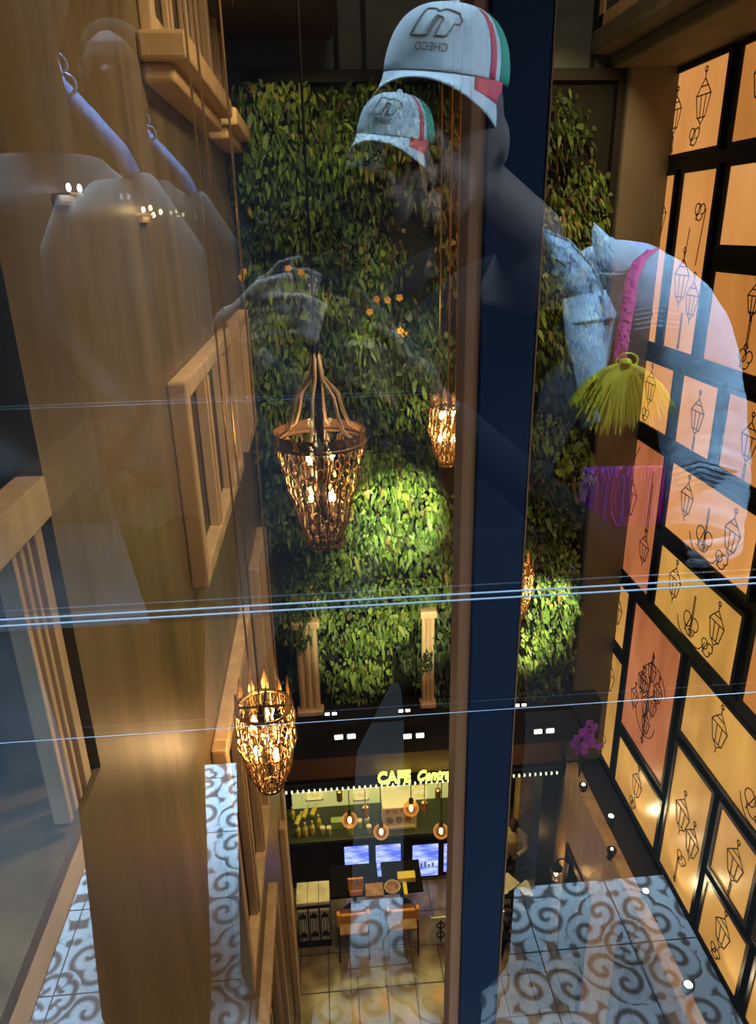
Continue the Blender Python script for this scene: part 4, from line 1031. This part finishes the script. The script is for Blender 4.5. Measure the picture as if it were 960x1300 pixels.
for m_, sgn, nm in ((M_mag, 0, 'fringe'), (M_viol, 1, 'fringe')):
    b = MB()
    for k in range(230):
        px = rng.uniform(752, 842) if sgn == 0 else rng.uniform(742, 800); p = V(px, rng.uniform(592, 612), .995+rng.uniform(-.012, .012))
        L_ = rng.uniform(.07, .14); b.tube([p, p+Vector((rng.normal(0, .004), 0, -L_*.5)), p+Vector((rng.normal(0, .009), rng.normal(0, .004), -L_))], .0026, 4, False)
    b.build(nm, m_, t, mirror=True)

# cap, in its own frame (front = -y, up = +z), at the reflected place
def make_cap():
    c0 = hc+Vector((.0, .0, .045)); r = .084
    c0 = V(566, 103, .985)
    Mr = (Matrix.Rotation(R(-20), 3, 'Z') @ Matrix.Rotation(R(8), 3, 'Y') @ Matrix.Rotation(R(3), 3, 'X'))
    t = thing('cap', 'white green and red CHECO cap worn by the person in denim, reflected', 'cap', c0, mirror=True)
    def P_(az, el, k=1.0):            # az 0 = front, positive to picture right; el 0 brow .. 90 crown
        rr = r*(math.cos(R(el))**.72); z = r*1.02*math.sin(R(el))**.9 if el > 0 else 0
        return c0+Mr @ (Vector((math.sin(R(az))*rr, -math.cos(R(az))*rr*1.10, z))*k)
    def patch(a0, a1, n, k=1.0, e0=0, e1=90):
        b = MB(); b.grid([[P_(a0+(a1-a0)*j/n, e0+(e1-e0)*i/14, k) for j in range(n+1)] for i in range(15)]); return b
    S_ = dict(mirror=True, smooth=True, solid=.002)
    patch(-62, 52, 24).build('front_panel', M_capw, t, **S_)
    patch(52, 60, 3, 1.002).build('side_stripe', M_capr, t, label='red stripe', **S_)
    patch(60, 66, 3, 1.002).build('side_stripe', M_capw, t, label='white stripe', **S_)
    patch(66, 226, 30).build('back_panel', M_capg, t, **S_)
    patch(-76, -68, 3, 1.002).build('side_stripe', M_capr, t, label='red stripe', **S_)
    patch(-134, -76, 10).build('back_panel', M_capg, t, **S_)
    patch(-68, -62, 3, 1.002).build('side_stripe', M_capw, t, label='white stripe', **S_)
    MB().ball(P_(0, 89.5, 1.02), .007, 10, 6).build('top_button', M_capw, t, mirror=True, smooth=True)
    def brim(a0, a1, n, t0, t1, k=0):
        rows = []
        for i in range(7):
            f = t0+(t1-t0)*i/6; row = []
            for j in range(n+1):
                a = a0+(a1-a0)*j/n; base = P_(a, 0)
                cc_ = math.cos(R(a*1.22)); ext = .060*max(cc_, 0)**.6*f
                dz = -.018*f-.075*(math.sin(R(a)))**2*f
                row.append(base+Mr @ Vector((math.sin(R(a))*ext*.35, -ext, dz*.62+k)))
            rows.append(row)
        b = MB(); b.grid(rows); return b
    brim(-72, 72, 28, 0, 1).build('brim', M_capw, t, **S_)
    brim(38, 73, 8, .0, .55, .0015).build('brim_stripe', M_capr, t, **S_)
    b = MB(); b.tube([P_(a, 1.0, 1.006) for a in range(-62, 54, 5)], .0011, 5, False); b.build('brim_seam', M_logo, t, mirror=True)
    # logo: outline of two joined slanted strokes, as seen in the glass
    def q(u, v, k=1.012):    # u,v in cap units of mm, u to picture right
        v += 50; el = math.degrees(math.asin(min(.98, max(0, v/100.0)))); rr = max(math.cos(R(el))**.72, .3)
        return P_(math.degrees(u/(100.0*rr))-4, el, k)
    def line(pts, w):
        out = []
        for (u0, v0), (u1, v1) in zip(pts[:-1], pts[1:]):
            n = 6
            for i in range(n): out.append(q(u0+(u1-u0)*i/n, v0+(v1-v0)*i/n))
        out.append(q(*pts[-1])); return out
    b = MB()
    o1 = [(-38, -8), (-24, 26), (-20, 30), (-6, 30), (0, 26), (10, 30), (30, 25), (38, 14), (34, 8), (28, 10), (20, -8), (4, -8), (10, 16), (4, 18), (-8, -8), (-38, -8)]
    b.tube(line(o1, 1), .0013, 5)
    b.tube(line([(-8, -8), (-1, 18), (4, 18)], 1), .0022, 5)
    b.build('emblem', M_logo, t, mirror=True)
    lt = letters('CHECO', 15, M_logo, None, None, Matrix.Identity(4), 0.0, 0, .2)
    lt.v = [q(-v.x*1.0, v.y-27, 1.014) for v in lt.v]
    lt.build('lettering', M_logo, t, mirror=True)
    return t
make_cap()

# phone held behind the lens
p = V(398, 330, .95); t = thing('smartphone', 'dark phone held in both hands, reflected in front of the ivy', 'phone', (-.03, G1*2+.02, -.0), mirror=True)
MB().box(-.075, .06, 2*G1+.010, 2*G1+.018, -.042, .030).build('body', M_black_cloth, t, mirror=True, bevel=.002)
MB().ring((-.06, 2*G1+.009, .015), .006, .001, 14, 5, Matrix.Rotation(R(90), 3, 'X')).build('camera_ring', M_steel, t, mirror=True)

# --- second person, dark clothes, blue strap
pB = thing('person', 'person in dark grey clothes reflected at the left, legs over the tiles', 'person', (-.46, 1.35, ZN), mirror=True)
bc = lambda x, z, y=1.45: Vector((x, y, z))
figure([('t', [bc(-.47, -.62), bc(-.47, -.40), bc(-.47, -.12), bc(-.47, .05), bc(-.47, .13)], [.16, .165, .175, .15, .08], 1.2),
        ('t', [bc(-.60, .08), bc(-.66, -.05), bc(-.67, -.25, 1.40), bc(-.55, -.42, 1.28)], [.06, .07, .055, .045]),
        ('t', [bc(-.34, .08), bc(-.27, -.05), bc(-.25, -.25, 1.40), bc(-.34, -.42, 1.28)], [.06, .07, .055, .045])], 'coat', M_greycloth, pB, .014, True)
lg = []
for x, x2 in ((-.53, -.43), (-.40, -.345)): lg += [('t', [Vector((x, 1.45, -.58)), Vector((x2, 1.16, -1.0)), Vector((x2, 1.02, -1.45))], [.14, .08, .065]), ('b', Vector((x2+.02, .97, ZN+.04)), (.045, .12, .04))]
figure(lg, 'trousers', M_black_cloth, pB, .014, True)
hB = Vector((-.46, 1.40, .35))
hs = [('b', hB, (.078, .092, .11)), ('t', [bc(-.46, .08), hB], [.06, .05]), ('b', hB+Vector((0, -.09, -.01)), (.013, .02, .022)), ('b', hB+Vector((.077, 0, 0)), (.012, .02, .03)), ('b', hB+Vector((-.077, 0, 0)), (.012, .02, .03))]
for sx, hx in ((-1, -.53), (1, -.36)):
    h0 = Vector((hx, 1.26, -.43)); hs.append(('b', h0, (.035, .025, .04)))
    for k in range(4): hs.append(('t', [h0+Vector(((k-1.5)*.016, -.015, -.02)), h0+Vector(((k-1.5)*.017, -.035, -.055)), h0+Vector(((k-1.5)*.016, -.03, -.08))], [.010, .009, .007]))
    hs.append(('t', [h0+Vector((-sx*.03, -.01, 0)), h0+Vector((-sx*.045, -.03, -.03))], [.012, .009]))
figure(hs, 'body', M_skin, pB, .006, True)
figure([('b', hB+Vector((0, .02, .04)), (.088, .09, .09))], 'hair', M_hair, pB, .012, True)
t = thing('bag_strap', 'blue webbing strap with buckle across the dark coat at top left', 'strap', V(110, 130, 1.35), mirror=True)
sp_ = [V(30, -30, 1.33), V(58, 60, 1.26), V(72, 105, 1.25), V(110, 145, 1.24), V(150, 190, 1.24), V(168, 222, 1.26)]
ribbon(sp_, .034, Vector((.85, 0, .35))).build('webbing', M_blue, t, mirror=True, solid=.003, smooth=True)
b = MB()
for k in range(2): b.ring(V(66+12*k, 82+26*k, 1.22), .018, .003, 16, 5, Matrix.Rotation(R(90), 3, 'X'), sx=1.3)
b.build('buckle', M_steel, t, mirror=True)
# glowing glints added on the left wall in place of lamp reflections
def glint_cluster(px, py, label, offs, m, r_):
    c = onX(px, py, XL+.05); t = thing('wall_glint', label, 'wall lamp', c)
    MB().box(XL, XL+.02, c.y-.08, c.y+.08, c.z-.05, c.z-.02).tube([(XL+.01, c.y-.07, c.z-.02), (XL+.05, c.y-.07, c.z-.02), (XL+.05, c.y+.07, c.z-.02), (XL+.01, c.y+.07, c.z-.02)], .005, 6).build('bracket', M_bronze, t)
    for u, v in offs:
        p = onX(px+u, py+v, XL+.05); MB().ball(p, (r_, r_, r_*1.6), 8, 6).build('bulb', m, t, smooth=True)
glint_cluster(193, 268, 'cluster of four added amber glints, reflections of bulbs, high on the brown wall', ((-11, -2), (-2, -4), (2, 5), (11, 1)), M_bulb, .007)
glint_cluster(95, 238, 'pair of added white glints, reflections of lamps, high on the brown wall at left', ((-8, 0), (6, 1)), mat('cool_glint', (1, 1, 1), .3, emit=(.7, .8, 1), es=5), .008)
